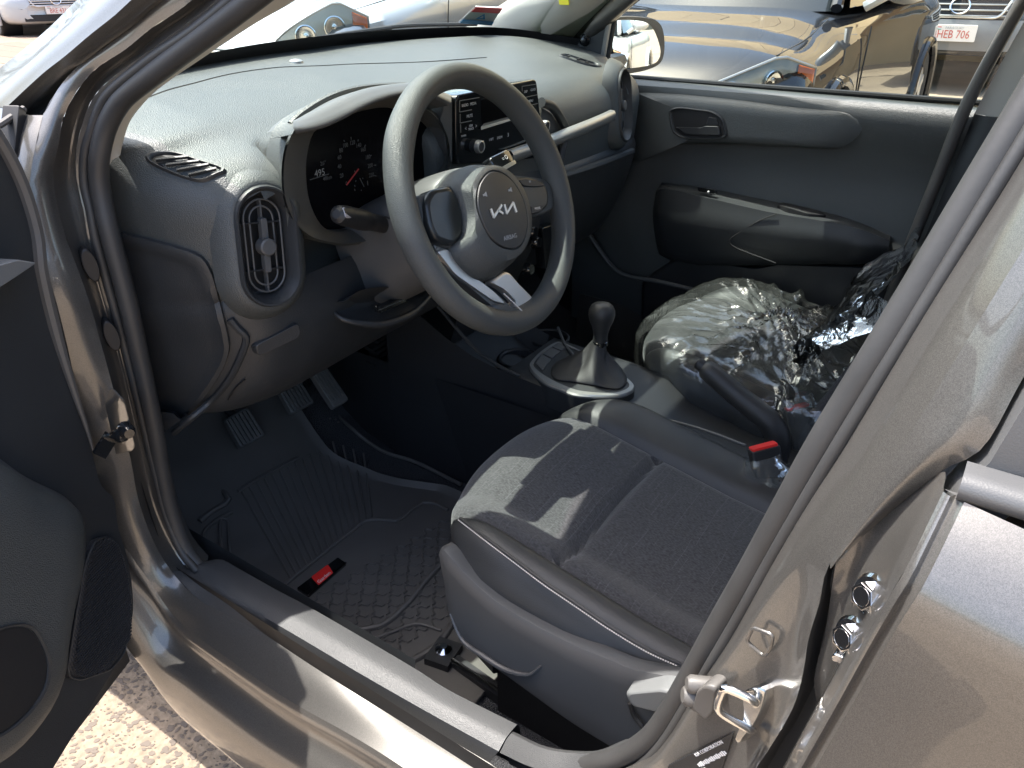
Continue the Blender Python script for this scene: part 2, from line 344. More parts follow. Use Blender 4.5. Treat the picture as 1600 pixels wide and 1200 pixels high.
# door-side rails (top of the pillar -> hinge post -> along the sill)
Lr = So([(330, -70, -.008), (252, 0, -.008), (203, 40, -.008), (162, 75, -.010), (130, 97, -.012), (95, 133, -.02), (67, 180, -.035), (56, 225, -.05), (48, 271, -.06), (47, 300, -.065), (60, 375, -.07), (81, 445, -.072),
         (103, 531, -.074), (131, 660, -.074), (150, 740, -.072), (172, 800, -.068), (200, 860, -.062), (232, 905, -.056)]) + [P(275, 967, x=-.742), P(325, 1007, x=-.744), P(400, 1060, x=-.745), P(456, 1097, x=-.745), P(631, 1200, x=-.745), V(-.745, .1, .352), V(-.745, -.4, .352)]
Hr = So([(375, -70, -.004), (300, 0, -.004), (260, 29, -.004), (236, 44, -.004), (195, 78, -.006), (154, 104, -.008), (130, 128, -.01), (112, 156, -.016), (98, 185, -.022), (92, 222, -.028), (82, 271, -.034), (86, 303, -.036), (97, 350, -.037), (104, 375, -.037),
         (134, 456, -.038), (156, 531, -.038), (178, 612, -.038), (203, 712, -.037), (216, 780, -.034), (238, 842, -.030), (268, 893, -.026)]) + [P(312, 938, z=.384), P(350, 958, z=.381), P(437, 1003, z=.380), P(622, 1108, z=.380), P(765, 1192, z=.380), V(-.712, .1, .38), V(-.712, -.4, .38)]
mid = [(cr(Lr, 90)[i] * .5 + cr(Hr, 90)[i] * .5) + V(.0, -.004, .004) for i in range(90)]
MB().grid(railloft([Lr, mid, Hr], 120, 4)).build('hinge_post', 'paint_grey', car)
# shadowed channel between the hinge post edge and the rubber seal
Tr = So([(415, -68, .004), (340, 0, .004), (260, 60, .004), (236, 78, .004), (203, 101, .004), (162, 133, .003), (140, 162, .002), (130, 190, 0), (119, 233, -.002), (120, 285, -.003), (130, 326, -.003), (138, 375, -.003), (160, 456, -.004), (190, 560, -.004), (214, 660, -.004),
         (236, 740, -.004), (252, 800, -.003), (280, 862, -.002), (305, 897, 0)]) + [P(350, 930, z=.40)]
HA = cr(Hr, 200); Tn = cr(Tr, 60)
Hs = [HA[np.argmin(np.linalg.norm(HA - p, axis=1))] for p in Tn]
md = [a * .5 + b * .5 + V(.012, .016, -.002) for a, b in zip(Hs, Tn)]
MB().grid(railloft([Hs, md, list(Tn)], 60, 4)).build('door_channel', 'paint_grey', car)
# gap between outer pillar panel and the inner flange
La = So([(330, -70, -.008), (252, 0, -.008), (203, 40, -.008), (162, 75, -.010), (130, 97, -.012), (95, 133, -.02), (67, 180, -.035), (40, 235, -.05), (20, 262, -.055)])
Rg = cr(R1i, 40)[:]
MB().grid(railloft([cr(R1i, 40)[::-1], [p + V(.02, .01, 0) for p in (cr(R1i, 40)[::-1] * .5 + cr(La, 40) * .5)], cr(La, 40)], 40, 3)).build('pillar_gap', 'paint_grey', car)
for q in ([(137, 410), (150, 425)], [(170, 520), (182, 535)]):           # two blanking plugs in the channel
    c = S(q[0][0] + 4, q[0][1] + 4, -.018); ax = unit(V(-.35, -.93, .0)); e = unit(V(0, .0, 1)); s_ = np.cross(ax, e)
    ring = [c + e * .021 * math.sin(t) + s_ * .0085 * math.cos(t) + e * .004 * math.cos(t) for t in np.linspace(0, 2 * math.pi, 20, endpoint=False)]
    MB().prism(ring, -ax * .012, ax * .004, .002).build('blanking_plug', 'black', car)
# flange under the seal, and the panel running forward behind the hinge post
tA0 = So([(470, -60, .012), (393, 0, .012), (330, 48, .012), (262, 99, .012), (199, 148, .012), (178, 175, .011), (164, 205, .01), (156, 240, .008), (154, 270, .008), (159, 310, .008), (171, 365, .008), (200, 475, .008), (223, 581, .008), (243, 675, .008), (252, 730, .008), (268, 800, .008), (290, 858, .008), (318, 893, .01)])
f0, f1 = cr(Tr[:19], 50), cr(tA0, 50)
MB().grid(railloft([f0, (f0 + f1) / 2 + V(.002, .008, -.004), f1 + V(.012, .012, -.004), f1 + V(.03, .03, -.006)], 50, 3)).build('seal_flange', 'paint_grey', car)
LA = cr(Lr[6:18], 50); MB().grid([list(LA), list(LA + V(-.008, .012, 0)), list(LA + V(-.004, .06, 0)), list(LA + V(.01, .25, 0))]).build('wing_return', 'paint_grey', car)
up0 = V(-.572, .60, 1.185); MB().tube(cr([V(-.570, .68, 1.235), V(-.562, .60, 1.265), V(-.556, .51, 1.30), V(-.55, .42, 1.36)], 14), .052, 12).build('pillar_head', 'paint_grey', car)
# ---- rubber seal round the opening
tA = So([(470, -60, .012), (393, 0, .012), (330, 48, .012), (262, 99, .012), (199, 148, .012), (178, 175, .011), (164, 205, .01), (156, 240, .008), (154, 270, .008), (159, 310, .008), (171, 365, .008), (200, 475, .008), (223, 581, .008), (243, 675, .008), (252, 730, .008), (268, 800, .008), (290, 858, .008), (318, 893, .01)]) + [P(360, 925, z=.385)]
tl = So([(438, -66, .006), (362, 0, .006), (300, 50, .006), (240, 90, .006), (180, 137, .005), (158, 165, .004), (143, 205, .002), (133, 240, 0), (132, 285, 0), (142, 330, 0), (150, 375, 0), (172, 456, 0), (200, 560, 0), (224, 660, 0), (240, 725, 0), (258, 800, 0), (283, 860, 0), (308, 893, 0)])
sl = MB().tube(cr(tA, 90), .0112, 14).tube(cr(tl, 90), .0058, 10)
tB = [P(797, 1163, z=.395)] + So([(850, 1186, .02), (905, 1194, .018), (960, 1186, .014), (1010, 1158, .012), (1045, 1115, .012), (1077, 1062, .012), (1130, 968, .012), (1172, 896, .012), (1230, 792, .012), (1290, 686, .012), (1397, 514, .012), (1528, 298, .012), (1620, 146, .012), (1740, -60, .012)])
sl.tube(cr(tB, 70), .0108, 14)
tb2 = [P(800, 1188, z=.37)] + So([(860, 1215, .008), (920, 1222, .006), (985, 1205, .004), (1030, 1168, .003), (1070, 1108, .002), (1110, 1040, .002), (1160, 955, .002), (1215, 857, .002), (1290, 730, .002), (1360, 615, .002), (1470, 437, .002), (1590, 240, .002), (1700, 60, .002)])
sl.tube(cr(tb2, 70), .005, 10)
sl.build('door_seal', 'seal', car, label='dark rubber weather seal running round the driver door opening')
# ---- black sill trim
T0 = [P(303, 884, z=.405), P(335, 879, z=.408)] + Ps([(362, 893), (422, 927), (487, 962), (631, 1047), (694, 1087), (800, 1141)], z=.408)
T1 = [P(296, 890, z=.398), P(320, 905, z=.401)] + Ps([(352, 930), (425, 971), (500, 1015), (562, 1052), (660, 1108), (779, 1174)], z=.403)
T2 = Hr[20:26]
T00 = [p + V(.016, 0, -.012) for p in T0]; T000 = [p + V(.03, .0, -.11) for p in T0]
rows = railloft([T000, T00, T0], 50, 3) + railloft([T0, [a * .5 + b * .5 + V(0, 0, .003) for a, b in zip(cr(T0, 50), cr(T1, 50))], T1], 50, 3)[1:] + railloft([T1, T2], 50, 2)[1:]
MB().grid(rows).build('sill_trim', 'sill_plastic', car, sharp=50, label='dark grey plastic scuff trim along the driver sill')
# rear length of the same trim that turns up into the centre pillar
U0 = [p for p in (P(801, 1143, z=.406), P(850, 1166, z=.43), P(900, 1174, z=.452), P(945, 1172, z=.48), P(990, 1154, z=.52))]
U1 = [p for p in (P(781, 1176, z=.401), P(835, 1200, z=.425), P(900, 1208, z=.45), P(955, 1200, z=.48), P(1005, 1172, z=.52))]
MB().grid(railloft([[p + V(.03, .02, -.05) for p in U0], U0, [a * .5 + b * .5 + V(0, 0, .004) for a, b in zip(U0, U1)], U1], 24, 3)).build('pillar_foot_trim', 'sill_plastic', car)
# ---- lower sill: groove and rocker
P1 = cr(Lr, 200)[120:]
def off(c, dx, dz): return [p + V(dx, 0, dz) for p in c]
P1 = [Lr[15] + V(.01, .02, 0), Lr[16], Lr[17]] + Lr[18:]
rk = [P1, off(P1, -.006, -.012), off(P1, -.004, -.028), off(P1, -.014, -.045), off(P1, -.034, -.062), off(P1, -.046, -.095), off(P1, -.044, -.150), off(P1, -.018, -.185), off(P1, .06, -.19)]
MB().grid(railloft(rk, 60, 3)).build('rocker_panel', 'paint_grey', car)
# ---- centre pillar (painted)
bt = So([(905, 1225, -.0), (1000, 1190, -.0), (1042, 1152, -.0), (1092, 1069, -.0), (1140, 997, -.0), (1200, 889, -.0), (1260, 787, -.0), (1318, 697, -.0), (1444, 490, -.0), (1562, 303, -.0), (1660, 140, -.0), (1760, -30, 0)])
b0 = So([(925, 1245, -.014), (1018, 1205, -.014), (1058, 1160, -.014), (1106, 1078, -.014), (1154, 1004, -.014), (1216, 895, -.016), (1278, 800, -.018), (1338, 712, -.02), (1462, 505, -.02), (1585, 305, -.02), (1680, 145, -.02), (1780, -25, -.02)])
b1 = So([(1090, 1300, -.030), (1150, 1200, -.030), (1190, 1120, -.030), (1215, 1050, -.030), (1228, 1000, -.030), (1240, 945, -.030), (1252, 890, -.030), (1285, 830, -.032), (1355, 720, -.034), (1478, 515, -.034), (1600, 312, -.034), (1790, -10, -.034)])
b2 = So([(1120, 1310, -.046), (1182, 1200, -.046), (1197, 1178, -.046), (1238, 1108, -.046), (1255, 1050, -.046), (1263, 1000, -.046), (1281, 940, -.046), (1297, 880, -.046), (1390, 730, -.05), (1515, 525, -.05), (1640, 322, -.05), (1830, 10, -.05)])
MB().grid(railloft([bt, b0, b1, b2], 70, 5)).build('center_pillar', 'paint_grey', car)
b3 = So([(1170, 1310, -.04), (1232, 1200, -.04), (1247, 1180, -.04), (1275, 1110, -.04), (1272, 1060, -.04), (1290, 985, -.04), (1298, 930, -.04), (1306, 880, -.044), (1402, 730, -.05)])
MB().grid(railloft([b2[:9], [a * .5 + b * .5 + V(.03, 0, 0) for a, b in zip(b2[:9], b3)], b3], 40, 3)).build('rear_door_seal', 'rubber', car)
# ---- rear door: hinge face, flange and outer skin
D0 = So([(1180, 1310, -.090), (1240, 1200, -.093), (1300, 1092, -.097), (1350, 1000, -.101), (1395, 922, -.104), (1412, 895, -.102), (1445, 828, -.090), (1474, 768, -.076)])
D00 = [p + V(.018, .004, 0) for p in D0]
b3s = b3[:8]
MB().grid(railloft([cr(b3s, 30), (cr(b3s, 30) * .55 + cr(D00, 30) * .45) + V(.006, 0, 0), cr(D00, 30), cr(D0, 30)], 30, 4)).build('hinge_face', 'paint_grey', car)
h_m = cr(b3s, 30)[-1] * .55 + cr(D00, 30)[-1] * .45 + V(.006, 0, 0)
g_u = [b3s[-1], h_m, D00[-1]] + So([(1536, 699, -.062), (1600, 588, -.058), (1700, 424, -.055), (1900, 95, -.052)]); b2c = cr(b2, 240); b_u = b2c[np.argmin(np.linalg.norm(b2c - S(1297, 880, -.046), axis=1)):]
MB().grid(railloft([b_u, [a * .5 + b * .5 + V(-.006, 0, 0) for a, b in zip(cr(b_u, 40), cr(g_u, 40))], g_u], 40, 5)).build('pillar_panel', 'paint_grey', car)
# outer skin, from the folded front edge backwards
e1 = [p + V(-.004, -.0035, .001) for p in D0]; e2 = [p + V(-.001, -.006, .001) for p in D0]; e3 = [p + V(-.007, -.010, .002) for p in D0]
rows = railloft([D0, e1, e2, e3], 34, 3); back = []
for dy in (-.05, -.12, -.3, -.6, -.9): back.append([p + V(-.010 - .006 * min(1, -dy * 3), dy, -.002) for p in cr(e3, 34)])
door_r = MB().grid(rows + back).build('rear_door', 'paint_grey', car, label='grey rear door skin with folded front edge')
# belt moulding along the top of the rear door
A = S(1474, 768, -.078); tp = [A + V(.006, 0, -.002)] + [A + V(.003 - .010 * math.sin(t), -.006, .006 - .008 * math.cos(t)) for t in np.linspace(0, math.pi, 9)] + [A + V(.012, -.006, .0145)]
MB().grid([[p + V(0, dy, dy * .01) for p in tp] for dy in (0, -.004, -.02, -.1, -.4, -.9)]).build('belt_moulding', 'trim_grey', door_r)
fr = So([(1474, 762, -.05), (1495, 738, -.052), (1538, 697, -.052), (1572, 640, -.052), (1640, 525, -.052), (1760, 320, -.05), (1900, 90, -.05)])
MB().grid([[p + V(.012, 0, 0) for p in fr], fr, [p + V(-.016, -.004, 0) for p in fr], [p + V(-.014, -.03, 0) for p in fr], [p + V(.0, -.035, 0) for p in fr]]).build('window_frame', 'trim_grey', door_r)
MB().grid([[p + V(-.004, dy, 0) for p in fr] for dy in (-.036, -.5, -.8)]).build('window_pane', 'dark_glass', door_r)
# hinge bolts on the face
for (px, py) in ((1360, 931), (1329, 996)):
    c = S(px + 3, py, -.074); ax = unit(V(-.75, .55, .25))
    hx = [c + 0 for _ in range(6)]; e_1 = unit(np.cross(ax, V(0, 0, 1))); e_2 = np.cross(ax, e_1)
    h = MB().lathe([(.0, -.012), (.0125, -.012), (.0130, .0), (.0110, .0028), (.0, .003)], c, ax, 20)
    ring = [c + ax * .003 + .0082 * (math.cos(t) * e_1 + math.sin(t) * e_2) for t in np.linspace(0, 2 * math.pi, 6, endpoint=False)]
    h.prism(ring, ax * -.001, ax * .006, .001); h.lathe([(.0056, .0), (.0048, -.002), (0, -.002)], c + ax * .0092, ax, 14)
    h.build('hinge_bolt', 'chrome', car, sharp=30)
hp = So([(1385, 880, -.052), (1352, 905, -.052), (1338, 935, -.052), (1342, 965, -.052), (1312, 985, -.052), (1306, 1012, -.052), (1320, 1040, -.052), (1345, 1035, -.052), (1392, 960, -.052), (1410, 905, -.052)])
MB().prism(cr(hp, 40, True), V(.012, 0, 0), V(-.004, .003, .001), .003).build('hinge_plate', 'paint_grey', car)
MB().prism(rnd(So([(1308, 1018, -.066), (1330, 1026, -.066), (1326, 1036, -.066), (1304, 1030, -.066)]), .003), V(.01, 0, 0), V(-.003, .002, 0), .001).build('hinge_pin', 'chrome', car)
# striker loop, its plate, and the cover beside it
w_ = So([(1128, 1083, -.05), (1136, 1076, -.05), (1176, 1094, -.045), (1180, 1100, -.035)]); w2 = So([(1128, 1083, -.05), (1122, 1103, -.05), (1130, 1116, -.048), (1168, 1138, -.04), (1176, 1140, -.034)])
st = MB().tube(cr([w_[3], w_[2], w_[1], w_[0], w2[1], w2[2], w2[3], w2[4]], 40), .0034, 10).build('striker', 'chrome', car, label='bright steel door striker loop on the centre pillar')
pc = So([(1172, 1082, -.034), (1192, 1074, -.034), (1206, 1080, -.034), (1204, 1100, -.034), (1190, 1130, -.034), (1172, 1152, -.034), (1164, 1162, -.034), (1158, 1156, -.034), (1172, 1120, -.034)])
MB().prism(cr(pc, 36, True), V(.01, -.004, 0), V(-.005, .004, .002), .0025).build('striker_plate', 'steel', st)
cv = MB(); c = S(1108, 1095, -.022)
for dx, dz, r_, l in ((.002, .010, .0075, .02), (0, -.004, .0085, .022), (-.001, -.013, .006, .014)): cv.lathe([(0, l), (r_ * .7, l), (r_, l - .003), (r_, -.01)], c + V(0, .0, dz) + V(.006, .002, 0), V(-.5, .8, .1), 16)
cv.prism(rnd(So([(1090, 1108, -.028), (1098, 1078, -.028), (1112, 1068, -.028), (1130, 1074, -.028), (1124, 1112, -.028), (1112, 1126, -.028)]), .004), V(.012, 0, 0), V(-.004, .004, 0), .003)
cv.build('striker_guard', 'rubber', car)
# square pressed bead and data label on the pillar
sq = rnd(So([(1166, 1002, -.027), (1176, 980, -.027), (1208, 992, -.031), (1205, 1010, -.031), (1194, 1026, -.029)]), .004)
MB().tube(sq, .0015, 8, closed=True).build('pressed_bead', 'paint_grey', car)
lb0, lb1, lb2, lb3 = So([(1046, 1194, -.0215), (1148, 1142, -.0262), (1120, 1230, -.0262), (1030, 1260, -.0215)])
nl = unit(np.cross(lb1 - lb0, lb3 - lb0)); nl = nl if nl @ (CAM - lb0) > 0 else -nl
lab = MB().add([lb0 + nl * .002, lb1 + nl * .002, lb2 + nl * .002, lb3 + nl * .002, lb0, lb1, lb2, lb3], [(0, 1, 2, 3), (4, 5, 1, 0), (5, 6, 2, 1), (6, 7, 3, 2), (7, 4, 0, 3)]).build('data_label', 'trim_dark', car, smooth=False)
ex_ = lb1 - lb0; ey_ = lb0 - lb3; ln_ = np.linalg.norm(ex_)
text('label_print', 'KIA CORPORATION', .0045, lb0 + ex_ * .66 - unit(ey_) * .005 + nl * .0025, ex_, ey_, 'white_print', lab, .0001)
lp_ = MB(); eu, ev = unit(ex_), unit(ey_ - unit(ex_) * (ey_ @ unit(ex_)))
for k in range(16): lp_.box(lb0 + ex_ * (.36 + .026 * k) - ev * .0105 + nl * .0025, eu * .0009, ev * (.0014 + .0004 * (k % 3)), nl * .0001)      # illegible small print
for k in range(7): lp_.box(lb0 + ex_ * (.20 + .032 * k) - ev * .016 + nl * .0025, eu * .0010, ev * (.0020 + .0005 * (k % 2)), nl * .0001)
lp_.build('label_marks', 'white_print', lab, smooth=False)['kind'] = 'stuff'
# door check strap on the hinge post
bk = rnd([S(a, b, -.046) for a, b in ((138, 640), (150, 628), (180, 612), (188, 616), (206, 690), (200, 698), (160, 706), (150, 690))], .006)
ax = unit(V(-.25, -.96, .05)); MB().prism(bk, -ax * .012, ax * .020, .006).build('check_bracket', 'paint_grey', car)
c0 = S(188, 662, -.052) + ax * .020; chk = MB().lathe([(0, .016), (.006, .016), (.0075, .013), (.0095, .010), (.0095, -.004)], c0, ax, 18)
c1 = S(164, 672, -.06) + ax * .024; c2 = S(150, 700, -.08) + ax * .018
chk.tube(cr([c0 + ax * .004, (c0 + c1) / 2 + ax * .008, c1], 10), [.0085, .009, .010, .010, .0095, .009, .008, .0075, .007, .006], 10)
ex = unit(c2 - c1); ey = unit(np.cross(ex, ax)); chk.box((c1 + c2) / 2, ex * np.linalg.norm(c2 - c1) * .62, ey * .0085, ax * .003)
chk.build('check_strap', 'gloss_black', car, label='black door check strap bolted to the hinge post')
# ---- outer body: roof, bonnet, wing, screen, far side, so that light and shadow fall as in a real car
def plate(name, rows, m_, n=24, k=3, parent=car, thick=.0, nrm=(0, 0, 1)):
    g = loft(rows, n, k); b = MB().grid(g)
    if thick: b.grid([[p - V(*nrm) * thick for p in r_] for r_ in g])
    return b.build(name, m_, parent)
plate('roof', [[V(-.545, .688, 1.30), V(-.575, .3, 1.385), V(-.58, .0, 1.425), V(-.58, -.9, 1.42), V(-.5, -1.5, 1.36)], [V(-.35, .738, 1.36), V(-.37, .3, 1.465), V(-.38, 0, 1.495), V(-.38, -.9, 1.48), V(-.36, -1.55, 1.40)], [V(0, .78, 1.385), V(0, .3, 1.48), V(0, 0, 1.505), V(0, -.9, 1.49), V(0, -1.57, 1.41)], [V(.35, .70, 1.372), V(.37, .3, 1.465), V(.38, 0, 1.495), V(.38, -.9, 1.48), V(.36, -1.55, 1.40)], [V(.535, .56, 1.335), V(.56, .3, 1.40), V(.57, 0, 1.455), V(.57, -.9, 1.44), V(.5, -1.5, 1.36)]], 'paint_grey')
plate('headlining', [[V(-.54, .678, 1.288), V(-.56, .3, 1.375), V(-.565, 0, 1.41), V(-.565, -.9, 1.40), V(-.5, -1.5, 1.34)], [V(0, .77, 1.37), V(0, .3, 1.455), V(0, 0, 1.475), V(0, -.9, 1.46), V(0, -1.55, 1.38)], [V(.53, .55, 1.32), V(.55, .3, 1.39), V(.55, 0, 1.43), V(.55, -.9, 1.41), V(.5, -1.5, 1.34)]], 'headlining')
MB().tube(cr([S(1760, -60, -.0), V(-.585, .02, 1.36), V(-.58, .1, 1.40), V(-.575, .3, 1.375), V(-.58, .45, 1.295), S(520, -130, .0), S(420, -60, .0)], 40), .022, 10).build('roof_rail', 'paint_grey', car)
MB().tube(cr([V(.575, -.05, .98), V(.57, -.03, 1.25), V(.55, .02, 1.40), V(.545, .3, 1.41), V(.555, .5, 1.37), V(.61, .85, 1.15), V(.655, 1.02, 1.03)], 40), .026, 10).build('passenger_roof_rail', 'paint_grey', car)
bon = [[V(-.74, 1.05, .98), V(-.735, 1.5, .93), V(-.70, 1.9, .80), V(-.6, 2.02, .66)], [V(-.5, 1.22, 1.005), V(-.5, 1.6, .975), V(-.48, 2.0, .86), V(-.42, 2.14, .70)], [V(0, 1.36, 1.025), V(0, 1.7, 1.0), V(0, 2.06, .88), V(0, 2.2, .72)], [V(.5, 1.22, 1.005), V(.5, 1.6, .975), V(.48, 2.0, .86), V(.42, 2.14, .70)], [V(.74, 1.05, .98), V(.735, 1.5, .93), V(.70, 1.9, .80), V(.6, 2.02, .66)]]
plate('bonnet', bon, 'paint_grey', 24, 6)
for sx in (-1, 1):
    wng = [[V(sx * .735, .965, .96), V(sx * .735, 1.3, .95), V(sx * .735, 1.5, .93), V(sx * .70, 1.9, .80), V(sx * .6, 2.02, .66)], [V(sx * .775, .965, .90), V(sx * .785, 1.3, .88), V(sx * .785, 1.5, .85), V(sx * .75, 1.9, .74), V(sx * .64, 2.04, .62)], [V(sx * .785, .965, .72), V(sx * .795, 1.15, .72), V(sx * .80, 1.5, .72), V(sx * .77, 1.85, .66), V(sx * .66, 2.06, .55)], [V(sx * .775, .965, .30), V(sx * .775, 1.12, .33), V(sx * .80, 1.48, .64), V(sx * .775, 1.84, .40), V(sx * .66, 2.06, .28)]]
    plate('front_wing', wng, 'paint_grey', 30, 5)
    wl = MB().lathe([(.0, .09), (.14, .09), (.19, .085), (.26, .085), (.285, .06), (.29, 0), (.285, -.09), (.2, -.1)], V(sx * .68, 1.5, .29), V(sx, 0, 0), 36).build('front_wheel', 'tyre', car)
    MB().lathe([(.0, .03), (.05, .035), (.06, .01), (.13, .02), (.17, .035), (.185, .03), (.19, 0)], V(sx * .735, 1.5, .29), V(sx, 0, 0), 30).build('wheel_rim', 'satin', wl)
# bulkhead and floor pan (keep stray light out from under the dashboard)
MB().add([V(-.70, 1.32, .20), V(.70, 1.32, .20), V(.70, 1.32, 1.0), V(-.70, 1.32, 1.0), V(-.70, .93, .20), V(-.72, .93, .95), V(.70, .93, .20), V(.70, .93, .95)], [(0, 1, 2, 3), (0, 3, 5, 4), (1, 6, 7, 2)]).build('bulkhead', 'black', car, smooth=False)
MB().grid([[V(-.70, y, .232), V(0, y, .232), V(.70, y, .232)] for y in (-1.4, 0, .9, 1.33)]).build('floor_pan', 'carpet', car)
MB().grid([[V(-.705, y, .06 + .345 * k) for y in (-1.4, -.5, .2, .6, .95)] for k in (0, .5, 1)]).build('inner_sill', 'black', car)
# rear of the cabin
MB().add([V(.70, -1.5, .2), V(.70, .0, .2), V(.70, .0, .98), V(.70, -1.5, .98), V(-.70, -1.5, .2), V(-.70, -1.5, .98), V(-.70, -.01, .98), V(-.70, -.01, .2)], [(0, 1, 2, 3), (0, 3, 5, 4), (4, 5, 6, 7)]).build('rear_bodywork', 'paint_grey', car, smooth=False)
# ---- windscreen, its black border and pillar trims
wb = [V(-.61, 1.02, 1.015), V(-.45, 1.16, 1.04), V(-.2, 1.25, 1.052), V(.1, 1.28, 1.055), V(.35, 1.25, 1.052), V(.52, 1.17, 1.045), V(.63, 1.02, 1.02)]
wt = [V(-.54, .688, 1.297), V(-.4, .738, 1.35), V(-.2, .755, 1.378), V(0, .775, 1.382), V(.2, .755, 1.378), V(.4, .68, 1.362), V(.53, .56, 1.33)]
wm = [(a + b) / 2 + V(0, .02, .02) for a, b in zip(wb, wt)]
wg = loft([wb, wm, wt], 40, 8)
wind = MB().grid(wg).build('windscreen', 'window_glass', car)
wg = np.array(wg)
cwl = cr(bon[0][:1] + [b_[0] for b_ in bon[1:4]] + bon[4][:1], 30); wbc = cr(wb, 30)
MB().grid([[p + V(0, -.05, -.02) for p in wbc], [p + V(0, .0, -.012) for p in wbc], list(cwl + V(0, .03, -.012))]).grid([[p + V(0, -.05, -.02) for p in wbc], [p + V(0, -.05, -.25) for p in wbc]]).build('cowl', 'black', car)  # hidden skirt below the cowl, added to stop stray light
MB().grid([[V(.735, y, z) for y in (-1.5, -.05, .5, .97)] for z in (.2, .5, .8, .93)]).grid([[V(x, y, z) for y in (-1.5, -.05, .5, .97)] for x, z in ((.735, .2), (.70, .38), (.63, .38), (.61, .235))]).grid([[V(.735, y, .93), V(.70, y, .955), V(.668, y, .957)][::1] for y in (-.05, .5, .97)]).build('passenger_door_skin', 'paint_grey', car)
band = []
for i in (0, .42): band.append([wg[0][j] + (V(0, -.004, -.012) if i == 0 else V(0, -.028, .016)) for j in range(40)])
MB().grid(band).build('screen_border', 'black', wind)
MB().tube(cr([V(-.3, 1.29, 1.030), V(.0, 1.345, 1.050), V(.2, 1.35, 1.060), V(.32, 1.33, 1.066)], 30), .005, 8).tube(cr([V(.22, 1.37, 1.058), V(.36, 1.32, 1.068), V(.52, 1.23, 1.066)], 16), .0045, 8).build('wiper_arm', 'black', wind)
# pale pillar trim on the driver side
pl = [S(415, -66 + 66, .028)] ; pA = So([(490, -60, .03), (415, 0, .03), (350, 50, .03), (281, 103, .03), (220, 148, .03), (203, 164, .028), (185, 185, .026), (174, 205, .024), (169, 240, .022), (167, 268, .02)])
pB = [P(545, -60, x=-.50)] + [P(462, 0, x=-.535), P(390, 42, x=-.56), P(300, 101, x=-.585), P(258, 130, x=-.597), P(234, 150, x=-.603), P(212, 175, x=-.61), P(200, 194, x=-.614), P(191, 222, x=-.62), P(187, 240, x=-.63)]
MB().grid(railloft([pA, [a * .5 + b * .5 + V(-.004, -.006, .004) for a, b in zip(cr(pA, 30), cr(pB, 30))], pB, [p + V(.0, .06, .0) for p in pB]], 40, 4)).build('pillar_trim', 'pillar_trim', car, label='pale grey trim strip on the driver side windscreen pillar')
# passenger side pillar trim and corner sail
qA = [P(705, 66, x=.57), P(738, 57, x=.585), P(765, 38, x=.575), P(800, 17, x=.56), P(830, -2, x=.55), P(920, -60, x=.53)]
qM = [P(800, 72, x=.575), P(818, 62, x=.575), P(850, 36, x=.56), P(880, 12, x=.548), P(900, -5, x=.54), P(990, -70, x=.52)]
qB = [P(872, 80, x=.622), P(884, 66, x=.622), P(905, 42, x=.615), P(932, 18, x=.605), P(955, -2, x=.60), P(1030, -70, x=.58)]
qt = MB().grid(railloft([[p + V(.02, .07, -.0) for p in qA], qA, qM, qB, [p + V(.03, 0, 0) for p in qB]], 30, 5)).build('passenger_pillar_trim', 'pillar_trim', car)
q = P(882, 3, x=.538); MB().prism(rnd([q + V(0, -.014, -.006), q + V(0, .012, -.006), q + V(-.002, .014, .009), q + V(-.002, -.012, .009)], .002), V(0, 0, 0), V(-.003, 0, 0), .0005).build('yellow_tag', 'yellow', qt)

# interior mirror, out of view, added to cast shade on the console
rm_ = MB().prism(rnd([V(-.115, .80, 1.235), V(.115, .80, 1.235), V(.115, .785, 1.305), V(-.115, .785, 1.305)], .02), V(0, .03, .006), V(0, 0, 0), .006).build('unseen_mirror', 'trim_dark', car)
MB().tube([V(0, .82, 1.28), V(0, .84, 1.33)], .012, 8).build('mirror_stem', 'trim_dark', rm_)
MB().grid([[V(x, y, z) for y in (-.9, -.3, .02)] for x, z in ((-.745, .352), (-.715, .40), (-.705, .50), (-.705, .62))]).build('pillar_base', 'paint_grey', car)
# ================================================================== dashboard
_fx = [-.70, -.66, -.645, -.625, -.60, -.57, -.53, -.45, -.30, .0, .3, .5, .57, .60, .625, .645, .68]
_fy = [1.02, .965, .938, .872, .825, .797, .782, .782, .79, .80, .79, .79, .805, .83, .875, .94, 1.02]
def FY(x): return float(np.interp(x, _fx, _fy))
def DF(px, py, o=0.):        # point on the driver-facing dash surface, o metres proud of it
    v = ray(px, py); lo, hi = .3, 3.
    f = lambda t: (CAM + v * t)[1] - (FY((CAM + v * t)[0]) - o)
    for t in np.linspace(.5, 2.6, 400):
        if f(t) > 0: hi = t; break
        lo = t
    for _ in range(40):
        md_ = (lo + hi) / 2
        if f(md_) > 0: hi = md_
        else: lo = md_
    return CAM + v * hi
xsn = [-.66, -.645, -.625, -.60, -.57, -.53, -.505, -.497, -.485, -.47, -.40, -.30, -.22, -.20, -.192, -.182, -.1, 0, .1, .2, .3, .4, .47, .53, .57, .60, .625, .645, .665]
